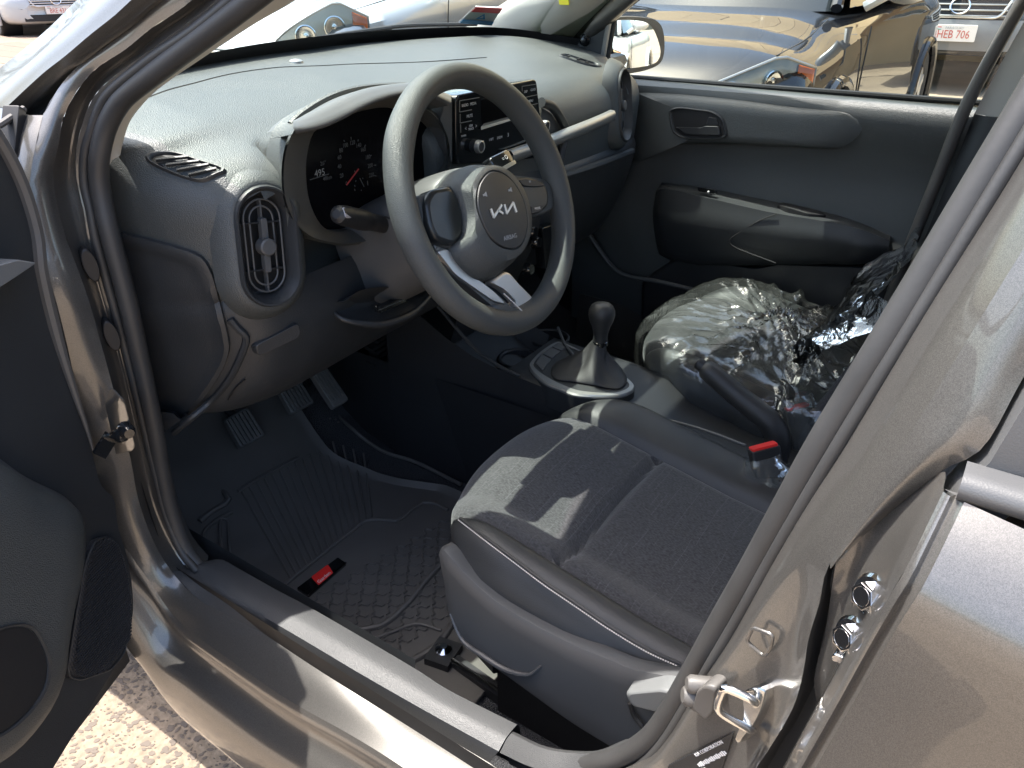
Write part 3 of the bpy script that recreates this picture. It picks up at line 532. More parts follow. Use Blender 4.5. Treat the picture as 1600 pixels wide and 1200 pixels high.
def col(x):
    f = FY(x); e = max(0, abs(x) - .5) / .16; yb = float(np.interp(abs(x + .0), [0, .2, .35, .5, .62, .67], [1.285, 1.255, 1.215, 1.14, 1.03, .99])) - .004
    zt = 1.0 - .012 * e; low = .70 if x < -.1 else .62
    yb = max(yb, f + .06)
    c = [V(x, yb, 1.048 - .03 * e), V(x, f + (yb - f) * .72, 1.032 - .022 * e), V(x, f + (yb - f) * .42, 1.016 - .016 * e), V(x, f + .10 * min(1, (yb - f) / .3), zt), V(x, f + .045 * min(1, (yb - f) / .2), .986 - .010 * e), V(x, f + .012, .962 - .006 * e), V(x, f, .93), V(x, f + .001, .90), V(x, f + .004, .86), V(x, f + .012, .815), V(x, f + .05, .79)]
    if -.494 < x < -.19:
        for i, dy in ((4, .02), (5, .055), (6, .06), (7, .06), (8, .06), (9, .055)): c[i] = c[i] + V(0, dy, 0)
    return c
cols = [col(x) for x in xsn]
rows = [[c[i] for c in cols] for i in range(len(cols[0]))]
dash = MB().grid(loft(rows, 130, 5)).build('dashboard', 'dash', car, label='black grained dashboard top lit by sun through the windscreen')
# lower dashboard: knee panel on the driver side, glovebox on the passenger side
def lowcol(x):
    f = FY(x); k = max(0, abs(x) - .55) / .11
    return [V(x, f + .018, .82), V(x, f + .006, .795), V(x, f + .006 + .03 * k, .74), V(x, f + .035 + .03 * k, .665), V(x, f + .10, .615), V(x, f + .22, .60)]
lc = [lowcol(x) for x in (-.655, -.63, -.60, -.56, -.5, -.44, -.36, -.28, -.20, -.13)]
MB().grid(loft([[c[i] for c in lc] for i in range(6)], 70, 5)).build('knee_panel', 'trim', dash)
def glv(x):
    f = FY(x); return [V(x, f + .02, .90), V(x, f + .035, .87), V(x, f + .03, .85), V(x, f + .005, .835), V(x, f + .0, .80), V(x, f + .03, .70), V(x, f + .09, .60), V(x, f + .2, .55)]
gc = [glv(x) for x in (.12, .2, .3, .4, .5, .56, .6, .64)]
MB().grid(loft([[c[i] for c in gc] for i in range(8)], 40, 4)).build('glovebox', 'trim', dash)
MB().tube(cr([V(.13, .785, .826), V(.3, .775, .822), V(.5, .78, .818)], 20), .008, 8).build('glovebox_edge', 'trim', dash)
from mathutils.bvhtree import BVHTree
_dv, _df = [], []
for n_ in ('dashboard', 'knee_panel', 'glovebox'):
    me_ = bpy.data.objects[n_].data; b_ = len(_dv); _dv += [v.co.copy() for v in me_.vertices]; _df += [[i + b_ for i in p.vertices] for p in me_.polygons]
_bv = BVHTree.FromPolygons(_dv, _df)
def OD(px, py, o=0.):          # point where the sight line meets the dashboard, o metres towards the cabin
    v = ray(px, py); h_ = _bv.ray_cast(Vector(CAM), Vector(v))
    if h_[0] is None: return DF(px, py, o)
    n_ = h_[1]; n_ = n_ if n_.dot(Vector(v)) < 0 else -n_
    return np.array(h_[0]) + np.array(n_) * o
def cut(test):                 # opening in the pad
    b = bmesh.new(); b.from_mesh(dash.data); bmesh.ops.delete(b, geom=[f for f in b.faces if test(f.calc_center_median())], context='FACES'); b.to_mesh(dash.data); b.free()
# seam across the top of the pad near the glass
MB().tube(cr([OD(*q_) for q_ in ((232, 152), (265, 140), (300, 131), (360, 116), (430, 106), (500, 103), (560, 100), (660, 97), (760, 90))], 60), .0013, 6).build('pad_seam', 'black', dash)
s0 = OD(462, 97); MB().lathe([(.0, .006), (.008, .005), (.013, .002), (.015, -.004)], s0, V(0, 0, 1), 20).build('sun_sensor', 'satin', dash)
# ---- left end cover with its raised border
EC = [(168, 352), (190, 362), (245, 375), (300, 391), (322, 405), (334, 430), (346, 475), (357, 520), (360, 542), (352, 568), (335, 598), (312, 628), (285, 654), (255, 676)]
TI = [(170, 372), (192, 382), (240, 393), (288, 407), (308, 420), (319, 444), (330, 482), (341, 522), (343, 544), (335, 566), (318, 594), (297, 620), (272, 644), (246, 664)]
LF = [(166, 366), (175, 400), (188, 440), (199, 480), (210, 520), (221, 560), (230, 590), (236, 615), (240, 630), (242, 640), (244, 650), (246, 656), (247, 660), (247, 664)]
def px2(L, n=44): return cr([V(a, b, 0) for a, b in L], n)
e_, t_, l_ = px2(EC), px2(TI), px2(LF); rw = [[OD(p[0], p[1], -.004) for p in e_], [OD(p[0], p[1], .007) for p in e_], [OD(*(a * .6 + b * .4)[:2], .009) for a, b in zip(e_, t_)], [OD(p[0], p[1], .005) for p in t_]]
for k in np.linspace(0, 1, 9)[1:]: rw.append([OD(*(a * (1 - k) + b * k)[:2], .0045) for a, b in zip(t_, l_)])
MB().grid(rw).build('end_cover', 'trim', dash)
MB().tube(cr([OD(a, b, .003) for a, b in ((360, 497), (372, 512), (385, 526), (378, 552), (358, 592), (330, 625), (300, 652), (272, 676))], 40), .005, 8).build('cover_edge', 'trim', dash)
# coin-slot blank on the knee panel
MB().prism(rnd([OD(a, b, .006) for a, b in ((396, 536), (461, 502), (464, 516), (460, 524), (402, 552))], .006), V(0, .01, 0), V(0, -.003, 0), .0015).build('blank_switch', 'trim', dash)
MB().tube(cr([OD(a, b, .003) for a, b in ((357, 622), (368, 605), (383, 591))], 10), .0012, 6).build('panel_seam', 'black', dash)
# ---- oval side vents
def oval_vent(c, tilt, sz=1.0, yaw=0.):
    ez = unit(V(math.sin(tilt) * .6, .10, math.cos(tilt))); n = unit(V(math.sin(yaw), -math.cos(yaw), .12)); ex = unit(np.cross(ez, n)) * -1; ez = np.cross(n, ex) * -1
    ex = unit(np.cross(n, V(0, 0, 1.))); ez = np.cross(ex, n)
    ca, sa = math.cos(tilt), math.sin(tilt); ex, ez = ex * ca - ez * sa, ex * sa + ez * ca
    def st(w, h, k=14):
        r_ = []
        for t in np.linspace(0, math.pi, k): r_.append((w * math.cos(t), h - w + w * math.sin(t)))
        for t in np.linspace(math.pi, 2 * math.pi, k): r_.append((w * math.cos(t), -(h - w) + w * math.sin(t)))
        return [c + ex * a * sz + ez * b * sz for a, b in r_]
    A = [[p + n * d for p in st(w, h)] for w, h, d in ((.046, .084, -.012), (.0455, .0835, .002), (.0435, .0815, .006), (.041, .079, .006), (.034, .072, -.004), (.031, .069, -.012), (.030, .068, -.03))]
    fr_ = MB().grid(A, cu=True).build('vent_frame', 'trim', dash)
    MB().fan([p - n * .03 for p in st(.031, .069)]).build('vent_well', 'black', dash)
    t1 = MB(); t1.tube([p - n * .010 for p in st(.0265, .0635)], .0013, 6, closed=True); t1.build('vent_ring', 'trim_grey', dash)
    t1 = MB(); t1.tube([p - n * .012 for p in st(.017, .054)], .0013, 6, closed=True); t1.build('vent_ring', 'trim_grey', dash)
    MB().box(c - n * .014, ex * .0011, ez * .062 * sz, n * .004).build('vent_spine', 'trim_grey', dash)
    for s_ in (-1, 1):
        MB().box(c - n * .018 + ez * s_ * .030, ex * .029 * sz, ez * .001, n * .008).build('vent_blade', 'trim_dark', dash)
    for s_, l in ((1, .024), (-1, .020)):
        MB().prism(rnd([c + ex * a * .0042 + ez * (s_ * .021 + b * l * .62) for a, b in ((-1, -1), (1, -1), (1, 1), (-1, 1))], .003), -n * .014, -n * .004, .0015).build('vent_slider', 'trim_grey', dash)
    MB().lathe([(0, .004), (.009, .004), (.011, .002), (.0115, -.012)], c, n, 22).build('vent_knob', 'trim_grey', dash)
    cut(lambda q: q.z > .80 and q.z < .99 and q.y < .90 and (lambda a, b: abs(a) < .036 * sz and abs(b) < .070 * sz)((np.array(q) - c) @ ex, (np.array(q) - c) @ ez))
    # soft swelling of the pad round the vent
    out = [[p + n * d for p in st(w, h)] for w, h, d in ((.068, .107, -.026), (.060, .099, -.010), (.052, .091, -.002), (.047, .086, .0015), (.0445, .083, .0015))]
    MB().grid(out, cu=True).build('vent_swell', 'dash', dash)
oval_vent(P(419, 386, y=.783), R(-7), .93, R(-12))
oval_vent(P(975, 165, y=.788), R(0), .93, R(8))
# demister grilles
def demister(pts, bars, sc_=1.0):
    q = cr([OD(a, b, .0) for a, b in pts], 40, True); c = q.mean(0); nn = unit(sum(np.cross(q[i] - c, q[(i + 1) % 40] - c) for i in range(40))); nn = nn if nn[2] > 0 else -nn
    MB().grid([[c + (p - c) * k + nn * d for p in q] for k, d in ((1.16, -.006), (1.10, .0015), (1.05, .004), (1.0, .004), (.94, .002), (.90, -.004))], cu=True).build('demister_frame', 'trim', dash)
    MB().fan([c + (p - c) * .96 + nn * .0005 for p in q], c + nn * .001).build('demister_well', 'black', dash)
    for a, b in bars:
        A_, B_ = OD(*a, .002), OD(*b, .002); MB().box((A_ + B_) / 2 + nn * .002, (B_ - A_) / 2 * .96, unit(np.cross(nn, B_ - A_)) * .0013, nn * .002).build('demister_bar', 'trim', dash)
demister([(233, 247), (247, 241), (275, 242), (310, 253), (348, 266), (335, 274), (318, 282), (300, 281), (270, 271), (241, 257)], (((244, 254), (297, 249)), ((260, 262), (313, 256)), ((277, 270), (328, 261)), ((295, 277), (340, 267))))
demister([(877, 89), (886, 87), (905, 93), (928, 100), (937, 104), (926, 104), (900, 97)], (((890, 90), (886, 92)), ((905, 95), (901, 96)), ((918, 99), (914, 100))))
# ---- instrument binnacle
O = [(460, 203), (448, 232), (443, 268), (446, 310), (460, 345), (484, 368), (512, 377), (545, 380), (590, 372), (640, 345), (682, 300), (700, 262), (702, 225), (690, 194), (668, 172), (640, 158), (605, 150), (565, 152), (520, 165), (485, 182)]
I = [(490, 207), (481, 235), (478, 268), (482, 308), (494, 340), (508, 357), (526, 362), (550, 360), (590, 350), (632, 326), (670, 288), (688, 255), (691, 228), (682, 203), (663, 185), (637, 174), (605, 168), (570, 172), (535, 184), (508, 196)]
Oc = cr(Ps(O, y=.772), 80, True); Ic = cr(Ps(I, y=.800), 80, True); Id = [p + V(0, .022, 0) for p in Ic]; Oo = cr(Ps([(a + (a - 572) * .035, b + (b - 262) * .03) for a, b in O], y=.790), 80, True)
MB().grid([[p + V(0, .03, -.0) for p in Oo], [p + V(0, .0, -.0) for p in Oo], list(Oc + V(0, .004, 0)), list(Oc + V(0, .004, 0))], cu=True).build('binnacle_rim', 'dash', dash)
bz = MB().grid([list(Oc), list(Oc * .7 + Ic * .3 + V(0, -.001, 0)), list(Ic * .92 + Oc * .08), list(Ic), Id], cu=True).build('binnacle_ring', 'bezel', dash)
scr = MB().fan([p + V(0, .018, 0) for p in Ic]).build('instrument_screen', 'screen', dash, label='unlit black instrument display with faint speed dial')
# hood over the binnacle
h0 = Ps([(461, 209), (478, 206), (505, 200), (535, 187), (560, 173), (590, 160), (625, 150), (665, 148), (700, 165)], y=.752)
h1 = Ps([(458, 200), (478, 198), (505, 191), (535, 178), (560, 165), (590, 152), (625, 143), (665, 141), (705, 158)], y=.752)
h2 = Ps([(457, 198), (468, 186), (492, 169), (516, 156), (541, 147), (570, 141), (605, 138), (645, 139), (702, 156)], y=.800)
h3 = [p + V(.0, .05, -.012) for p in h2]
hi_ = [p + V(0, .05, -.012) for p in h0]
MB().grid(railloft([hi_, h0], 50, 2) + railloft([h0, [a * .5 + b * .5 + V(0, -.002, 0) for a, b in zip(h0, h1)], h1], 50, 3)[1:] + railloft([h1, [a * .5 + b * .5 + V(0, -.002, .008) for a, b in zip(h1, h2)], h2, h3], 50, 4)[1:]).build('binnacle_hood', 'trim_grey', dash, sharp=60)
MB().tube(cr([p + V(0, .002, .002) for p in h2], 40), .0055, 8).build('hood_edge', 'dash', dash)
def emi(name, c, s):
    m = bpy.data.materials.new(name); m.use_nodes = True; b = m.node_tree.nodes['Principled BSDF']; b.inputs['Base Color'].default_value = (*[v * .05 for v in c], 1); b.inputs['Emission Color'].default_value = (*c, 1); b.inputs['Emission Strength'].default_value = s; M[name] = m
emi('lit_white', (.75, .8, .85), .016); emi('lit_red', (.9, .10, .12), .022); emi('lit_dim', (.6, .65, .7), .004)
YS = .8165
def cl(cx_, cy_): return P(420 + cx_ / 4.363, 120 + cy_ / 4.363, y=YS)
for s_, a, b in (('0', 530, 728), ('20', 497, 674), ('40', 482, 612), ('60', 482, 550), ('80', 493, 502), ('100', 522, 468), ('120', 570, 450), ('140', 612, 468), ('160', 643, 497), ('180', 675, 548), ('200', 692, 606), ('220', 700, 670)):
    text('dial_number', s_, .0085, cl(a, b), V(1, 0, 0), V(0, 0, 1), 'lit_dim', scr, .0001, sx=.85)
text('trip_number', '495', .013, cl(348, 656), V(1, 0, 0), V(0, 0, 1), 'lit_white', scr, .0001); text('trip_number', '26°', .008, cl(370, 590), V(1, 0, 0), V(0, 0, 1), 'lit_dim', scr, .0001); text('trip_number', '48km', .0075, cl(400, 690), V(1, 0, 0), V(0, 0, 1), 'lit_dim', scr, .0001)
nd = MB(); a_, b_ = cl(612, 628), cl(530, 738); nd.box((a_ + b_) / 2, (b_ - a_) / 2, unit(np.cross(b_ - a_, V(0, 1, 0))) * .0007, V(0, .0006, 0)); nd.build('dial_needle', 'lit_red', scr)
tk = MB()
for a, b, a2, b2 in ((280, 703, 410, 662), (512, 432, 516, 442), (560, 410, 562, 428), (610, 428, 607, 440), (660, 465, 652, 476), (700, 535, 690, 541), (730, 602, 716, 604), (732, 676, 716, 672), (620, 690, 650, 750), (585, 640, 590, 655), (640, 688, 642, 697), (672, 710, 676, 740), (585, 740, 588, 748), (585, 765, 588, 778), (632, 770, 630, 778), (595, 705, 592, 716)):
    p, q_ = cl(a, b), cl(a2, b2); tk.box((p + q_) / 2, (q_ - p) / 2, unit(np.cross(q_ - p, V(0, 1, 0))) * .0005, V(0, .0003, 0))
tk.build('dial_ticks', 'lit_dim', scr)
# ---- audio unit
YA = .775
def au(cx_, cy_, y=YA): return P(680 + cx_ / 6.154, 100 + cy_ / 6.154, y=y)
fc = rnd([au(200, 300), au(975, 142), au(1028, 640), au(1000, 905), au(208, 968)], .010)
aud = MB().prism(fc, V(0, .055, -.004), V(0, .0, 0), .003).build('audio_unit', 'gloss_black', dash, label='black audio unit with buttons and two knobs in the centre of the dashboard')
sd0 = [au(196, 312), au(150, 292), au(118, 312), au(98, 460), au(70, 540), au(105, 600), au(130, 800), au(195, 968)]
MB().prism(rnd([p + V(-.002, .0, 0) for p in sd0], .004), V(.01, .07, 0), V(0, .004, 0), .004).build('unit_housing', 'trim_grey', aud)
dsp = MB().prism(rnd([au(440, 340), au(835, 258), au(842, 480), au(452, 604)], .003), V(0, .002, 0), V(0, -.001, 0), 0).build('display', 'screen', aud)
MB().add([au(440, 603, YA - .002), au(850, 490, YA - .002), au(850, 508, YA - .003), au(440, 634, YA - .003), au(470, 572, YA - .002), au(850, 466, YA - .002)], [(0, 1, 2, 3), (4, 5, 1, 0)]).build('display_ledge', 'satin', aud, smooth=False)
bt_ = MB()
for a, b, a2, b2 in ((235, 355, 425, 322), (235, 355, 235, 462), (235, 462, 350, 440), (240, 480, 240, 568), (240, 568, 350, 546), (244, 580, 246, 660), (835, 215, 965, 195), (835, 215, 838, 320), (860, 322, 980, 296), (880, 405, 985, 380)):
    p, q_ = au(a, b, YA - .0005), au(a2, b2, YA - .0005); bt_.box((p + q_) / 2, (q_ - p) / 2, unit(np.cross(q_ - p, V(0, 1, 0))) * .0005, V(0, .0004, 0))
bt_.build('button_lines', 'satin', aud)['kind'] = 'stuff'
dx = au(400, 322) - au(240, 352)
for s_, a, b, z_ in (('RADIO', 288, 397, .0062), ('MEDIA', 366, 382, .0062), ('MUTE', 332, 500, .0068), ('SEEK', 345, 594, .0052), ('TRACK', 345, 624, .0052), ('<', 295, 622, .009), ('>', 395, 598, .009), ('DISP', 872, 266, .0058), ('CLOCK', 942, 247, .0055), ('MENU', 920, 355, .006), ('FOLDER >', 930, 450, .0055), ('POWER', 275, 690, .004), ('FM', 457, 748, .0055), ('1 RPT', 540, 726, .006), ('2 RDM', 620, 707, .006), ('3', 702, 682, .009)):
    text('button_print', s_, z_, au(a, b, YA - .0008), dx, V(0, 0, 1), 'white_print', aud, .0001, sx=.9)
for a, b in ((362, 785), (1000, 590)):
    c = au(a, b); kn = MB().lathe([(0, .017), (.0078, .017), (.0088, .016), (.0095, .012), (.0105, .0), (.0108, -.002)], c, V(0, -1, .0), 26).build('volume_knob', 'trim_dark', aud)
    MB().lathe([(.0076, .0165), (.0082, .0185), (.0098, .0175), (.0104, .014), (.0106, .010)], c, V(0, -1, 0), 26).build('knob_ring', 'silver', kn)
# round pocket rim right of the audio unit, and the satin bar
rr = cr([P(a, b, y=.782) for a, b in ((846, 160), (862, 166), (876, 185), (884, 205), (878, 235), (872, 262), (865, 285))], 30)
MB().tube(rr, .009, 10).build('pocket_rim', 'trim', dash)
MB().add([P(846, 168, y=.79), P(862, 178, y=.79), P(872, 200, y=.79), P(868, 232, y=.79), P(845, 240, y=.79)], [(0, 1, 2, 3, 4)]).build('pocket_panel', 'trim_grey', dash, smooth=False)
bar = [P(a, b, y=y) for a, b, y in ((796, 246, .765), (822, 237, .765), (850, 226, .762), (880, 214, .758), (920, 198, .760), (945, 187, .768), (957, 181, .778))]
bc = cr(bar, 40); prof = [(.006, .012), (-.004, .011), (-.008, .006), (-.008, -.004), (-.002, -.010), (.008, -.012)]
MB().grid([[p + V(0, a, b) for p in bc] for a, b in prof]).add([bc[-1] + V(0, a, b) for a, b in prof], [tuple(range(6))]).build('accent_bar', 'satin', dash, sharp=50, label='satin silver accent bar across the passenger side of the dashboard')
# dark centre stack below the audio unit
MB().grid(loft([[V(-.12, .815, .895), V(0, .815, .895), V(.14, .815, .895)], [V(-.115, .80, .84), V(0, .80, .84), V(.135, .80, .84)], [V(-.11, .79, .74), V(0, .785, .74), V(.12, .79, .74)], [V(-.10, .83, .62), V(0, .825, .62), V(.10, .83, .62)], [V(-.095, .86, .54), V(0, .86, .54), V(.095, .86, .54)]], 20, 4)).build('centre_stack', 'trim_dark', dash)
for a, b, r_ in ((828, 362, .012), (834, 378, .012), (822, 420, .012)):
    c = P(a, b, y=.79); MB().lathe([(0, .014), (r_ * .8, .014), (r_, .010), (r_ * 1.1, 0)], c, V(0, -1, .1), 18).build('heater_knob', 'gloss_black', dash)
for a, b in ((829, 360), (836, 378)): text('heater_print', '•', .014, P(a, b, y=.775), V(1, 0, 0), V(0, 0, 1), 'white_print', dash, .0001)
MB().prism(rnd([P(a, b, y=.80) for a, b in ((840, 355), (862, 348), (868, 400), (845, 420))], .004), V(0, .01, 0), V(0, -.012, 0), .002).build('switch_panel', 'gloss_black', dash)

# ================================================================== steering wheel
WC = V(-.3012, .608, .913); WT = R(22.5); WA = V(0, -math.cos(WT), math.sin(WT)); WU = V(0, math.sin(WT), math.cos(WT)); WX = V(1, 0, 0)
def W(px, py, h=0.): return PL(px, py, WC + WA * h, WA)
def Wc(a, b, h=0.): return W(600 + a / 4, 230 + b / 4, h)
rows = []
for t in np.linspace(0, 2 * math.pi, 110, endpoint=False):
    d = WX * math.cos(t) + WU * math.sin(t)
    low = max(0, -math.sin(t) - .55) / .45       # flat wider base of the rim
    ar, ax_ = .0168 + .002 * low, .0195
    # thumb swellings at ten and two
    for tt in (R(38), R(142)): ar += .0018 * math.exp(-((t - tt) / .16) ** 2)
    rows.append([WC + d * (.168 + ar * math.cos(p)) + WA * ax_ * math.sin(p) * (1 if math.sin(p) > 0 else 1.0) for p in np.linspace(0, 2 * math.pi, 18, endpoint=False)])
whl = MB().grid(rows, cu=True, cv=True).build('steering_wheel', 'wheel_skin', car, label='grey three-spoke steering wheel with round airbag cover')
hub = cr([Wc(a, b, .008) - WA * .008 for a, b in ((432, 240), (470, 175), (535, 112), (620, 95), (705, 115), (790, 185), (855, 275), (893, 400), (900, 500), (882, 600), (832, 700), (765, 768), (680, 828), (600, 830), (520, 775), (450, 690), (432, 615), (470, 560), (480, 440), (455, 330))], 80, True)
hc = hub.mean(0); disc = cr([Wc(a, b, .036) - WA * .036 for a, b in ((600, 212), (660, 152), (740, 165), (812, 232), (868, 340), (890, 465), (872, 575), (822, 636), (745, 632), (670, 582), (612, 485), (577, 375), (577, 285))], 80, True); dc = disc.mean(0)
# align ring starts
k0 = np.argmin([np.linalg.norm(unit(p - hc) - unit(disc[0] - dc)) for p in hub]); hub = np.roll(hub, -k0, 0)
rows = [hub - WA * .03, hub - WA * .004, hub * .94 + hc * .06 + WA * .012, hub * .80 + hc * .2 + WA * .026, hub * .35 + (dc + (disc - dc) * 1.05) * .65 + WA * .034, dc + (disc - dc) * 1.045 + WA * .0375, dc + (disc - dc) * 1.02 + WA * .0375, dc + (disc - dc) * 1.0 + WA * .0345, dc + (disc - dc) * .985 + WA * .0345]
hb = MB().grid([list(r_) for r_ in rows], cu=True).build('airbag_cover', 'wheel_skin', whl)
rows = [dc + (disc - dc) * k + WA * d for k, d in ((.985, .0345), (.98, .0375), (.96, .0388), (.7, .0402), (.4, .041), (.1, .0412))]
MB().grid([list(r_) for r_ in rows], cu=True).fan([p for p in rows[-1]]).build('emblem_disc', 'leather', whl)
lg = MB()
def stroke(pts, wd):
    for (a, b), (a2, b2) in zip(pts[:-1], pts[1:]):
        p, q_ = Wc(a, b, .0418), Wc(a2, b2, .0418); lg.box((p + q_) / 2, (q_ - p) / 2 + unit(q_ - p) * .0006, unit(np.cross(q_ - p, WA)) * wd, WA * .0008)
stroke([(668, 388), (686, 438)], .0019); stroke([(686, 438), (734, 362)], .0015); stroke([(712, 395), (742, 414)], .0015); stroke([(752, 360), (766, 414)], .0017); stroke([(766, 414), (806, 346)], .0015); stroke([(806, 346), (826, 404)], .0019)
lg.build('emblem_letters', 'silver', whl, smooth=False)
text('airbag_print', 'AIRBAG', .0085, Wc(790, 562, .0413), Wc(830, 550, 0) - Wc(760, 570, 0), WU, 'dim_print', whl, .0001)
for a, b in ((630, 297), (787, 268)):
    p = Wc(a, b, .0410); MB().prism([p + WX * .004 * i + WU * .004 * j for i, j in ((-1, -.35), (-.2, -.3), (.8, -.8), (1, .8), (-.1, .3), (-1, .35))], V(0, 0, 0), WA * .0006).build('horn_mark', 'dim_print', whl, smooth=False)
def wpanel(name, pts, h0_, h1_, m_, bev=.003, r_=.006, n=None):
    ring = rnd([Wc(a, b, h1_) - WA * h1_ for a, b in pts], r_, 5); return MB().prism(ring, WA * h0_, WA * h1_, bev).build(name, m_, whl)
wpanel('spoke', [(200, 300), (262, 292), (420, 225), (500, 330), (520, 560), (430, 640), (300, 590), (250, 480)], -.022, .004, 'wheel_skin', .005, .01)
wpanel('spoke_panel', [(262, 345), (300, 262), (425, 240), (475, 330), (500, 440), (500, 545), (440, 615), (330, 582), (285, 490)], -.01, .012, 'spoke_black', .006, .008)
wpanel('spoke', [(790, 170), (900, 180), (1000, 195), (1060, 240), (1070, 380), (1000, 420), (915, 440), (860, 400)], -.022, .0, 'wheel_skin', .005, .01)
rs = wpanel('spoke_panel', [(800, 186), (900, 182), (1000, 208), (1032, 280), (1032, 365), (990, 402), (912, 428), (880, 330)], -.01, .010, 'spoke_black', .005, .008)
wpanel('wheel_button', [(842, 205), (880, 196), (980, 212), (1012, 240), (960, 246), (870, 242)], .004, .013, 'trim_dark', .002, .004)
wpanel('wheel_button', [(918, 372), (1002, 362), (990, 398), (920, 418)], .004, .013, 'trim_dark', .002, .003)
text('button_print', 'M', .005, Wc(912, 216, .0134), WX, WU, 'white_print', whl, .0001); text('button_print', 'MODE', .005, Wc(960, 382, .0134), Wc(1000, 374) - Wc(920, 392), WU, 'white_print', whl, .0001)
wpanel('lower_spoke', [(305, 592), (400, 600), (432, 690), (560, 800), (690, 900), (800, 1000), (830, 1075), (700, 1015), (520, 862), (425, 800), (335, 660)], -.016, -.002, 'bezel', .003, .01)
wpanel('lower_spoke_face', [(330, 645), (398, 628), (438, 712), (560, 808), (690, 905), (770, 985), (690, 965), (520, 848), (440, 790)], -.006, .001, 'silver', .002, .008)
wpanel('lower_spoke', [(655, 838), (772, 762), (832, 838), (935, 940), (955, 1000), (900, 1036), (826, 1028), (832, 972), (745, 880)], -.016, .0, 'silver', .004, .012)
wpanel('spoke_infill', [(560, 790), (660, 835), (745, 880), (835, 975), (830, 1010), (720, 925)], -.03, -.012, 'trim_dark', .002, .006)
wpanel('rim_base', [(690, 965), (800, 1000), (900, 1020), (960, 985), (1010, 1040), (960, 1100), (840, 1130), (720, 1080)], -.014, .012, 'wheel_skin', .006, .015)
a_ = [Wc(*q_) for q_ in ((700, 925), (770, 990), (820, 1040), (850, 1085), (856, 1130))]; MB().tube(cr([p + WA * (.014 if i < 4 else .012) for i, p in enumerate(a_)], 20), .0009, 6).build('rim_seam', 'stitch', whl)
# column shroud
AX = -WA
def sec(s_, w_, zt, zb, k=22):
    c = WC + AX * s_; r_ = []
    for t in np.linspace(0, 2 * math.pi, k, endpoint=False):
        ct, st_ = math.cos(t), math.sin(t); e = 2.6
        r_.append(c + WX * w_ * abs(ct) ** (2 / e) * (1 if ct > 0 else -1) + WU * (zt if st_ > 0 else zb) * abs(st_) ** (2 / e) * (1 if st_ > 0 else -1))
    return r_
shr = MB().grid(loft([sec(.035, .050, .050, .05), sec(.05, .064, .058, .062), (sec(.10, .072, .060, .085)), (sec(.17, .08, .058, .105)), (sec(.24, .085, .05, .12))], 44, 5, True) if False else [list(r_) for r_ in (sec(.034, .040, .04, .04), sec(.036, .055, .052, .055), sec(.044, .064, .058, .064), sec(.10, .072, .060, .085), sec(.17, .08, .058, .100), sec(.24, .085, .05, .11))], cu=True).build('column_shroud', 'trim_grey', car, sharp=55)
sm = shr.modifiers.new('sub', 'SUBSURF'); sm.levels = 2; sm.render_levels = 2
MB().tube(cr([P(600, 338, x=-.375) + V(0, -.003, 0), P(640, 352, x=-.372), P(690, 345, x=-.36)], 10), .0012, 6).build('shroud_seam', 'black', shr)
# lower opening rim with the tilt lever inside
arc = [P(a, b, y=y) for a, b, y in ((518, 478, .80), (532, 497, .775), (565, 505, .76), (600, 506, .755), (640, 492, .755), (662, 474, .76), (678, 455, .77))]
arc2 = [P(a, b, y=y) for a, b, y in ((516, 475, .80), (540, 470, .77), (560, 455, .755), (590, 449, .75), (625, 449, .75), (655, 452, .76), (676, 452, .77))]
MB().tube(cr(arc, 40), [.002 + .0045 * math.sin(math.pi * t) for t in np.linspace(0, 1, 40)], 10).build('opening_rim', 'trim', shr)
arc3 = [a * .55 + b * .45 + V(0, .035, -.0) for a, b in zip(arc, arc2)]
MB().grid(railloft([arc, arc3, arc2], 40, 4)).build('opening_floor', 'trim', shr)
a_, b_ = P(590, 484, y=.75), P(630, 466, y=.765); MB().box((a_ + b_) / 2, (b_ - a_) / 2, unit(np.cross(b_ - a_, V(0, 1, 0))) * .004, V(0, .006, 0)).build('tilt_lever', 'gloss_black', shr)
MB().tube([P(587, 478, y=.742), P(591, 485, y=.742), P(630, 468, y=.757)], .0012, 6).build('lever_edge', 'chrome', shr)
# indicator stalk
B0 = P(604, 352, x=-.365); B1 = P(575, 346, x=-.405); B2 = P(545, 339, x=-.447); B3 = P(528, 335, x=-.470)
MB().tube(cr([B0 + (B0 - B1) * .3, B0, B1], 10), [.0115, .0125, .013, .0125, .0122, .012, .012, .012, .0122, .0125], 18).build('indicator_stalk', 'trim_dark', car)
MB().tube(cr([B1, B1 * .5 + B2 * .5, B2], 8), [.0128, .0138, .0142, .0142, .014, .014, .0138, .0135], 18).tube([B2, B2 * .5 + B3 * .5, B3, B3 + unit(B3 - B2) * .004], [.0138, .0135, .0115, .006], 18).build('stalk_knob', 'trim_dark', car)
cpp = (B2 * .75 + B3 * .25) + unit(V(-.3, -.8, .5)) * .0085; ex = unit(B3 - B2); nn = unit(V(-.25, -.75, .6)); ey = unit(np.cross(nn, ex))
MB().prism(rnd([cpp + ex * a * .013 + ey * b * .0075 for a, b in ((-1, -1), (1, -1), (1, 1), (-1, 1))], .004), -nn * .006, nn * .0055, .003).build('stalk_switch', 'grey_key', car)
MB().lathe([(.0165, .004), (.0185, .006), (.0205, .004), (.0205, -.006), (.016, -.006)], B0, unit(B1 - B0), 26).build('stalk_collar', 'satin', car)
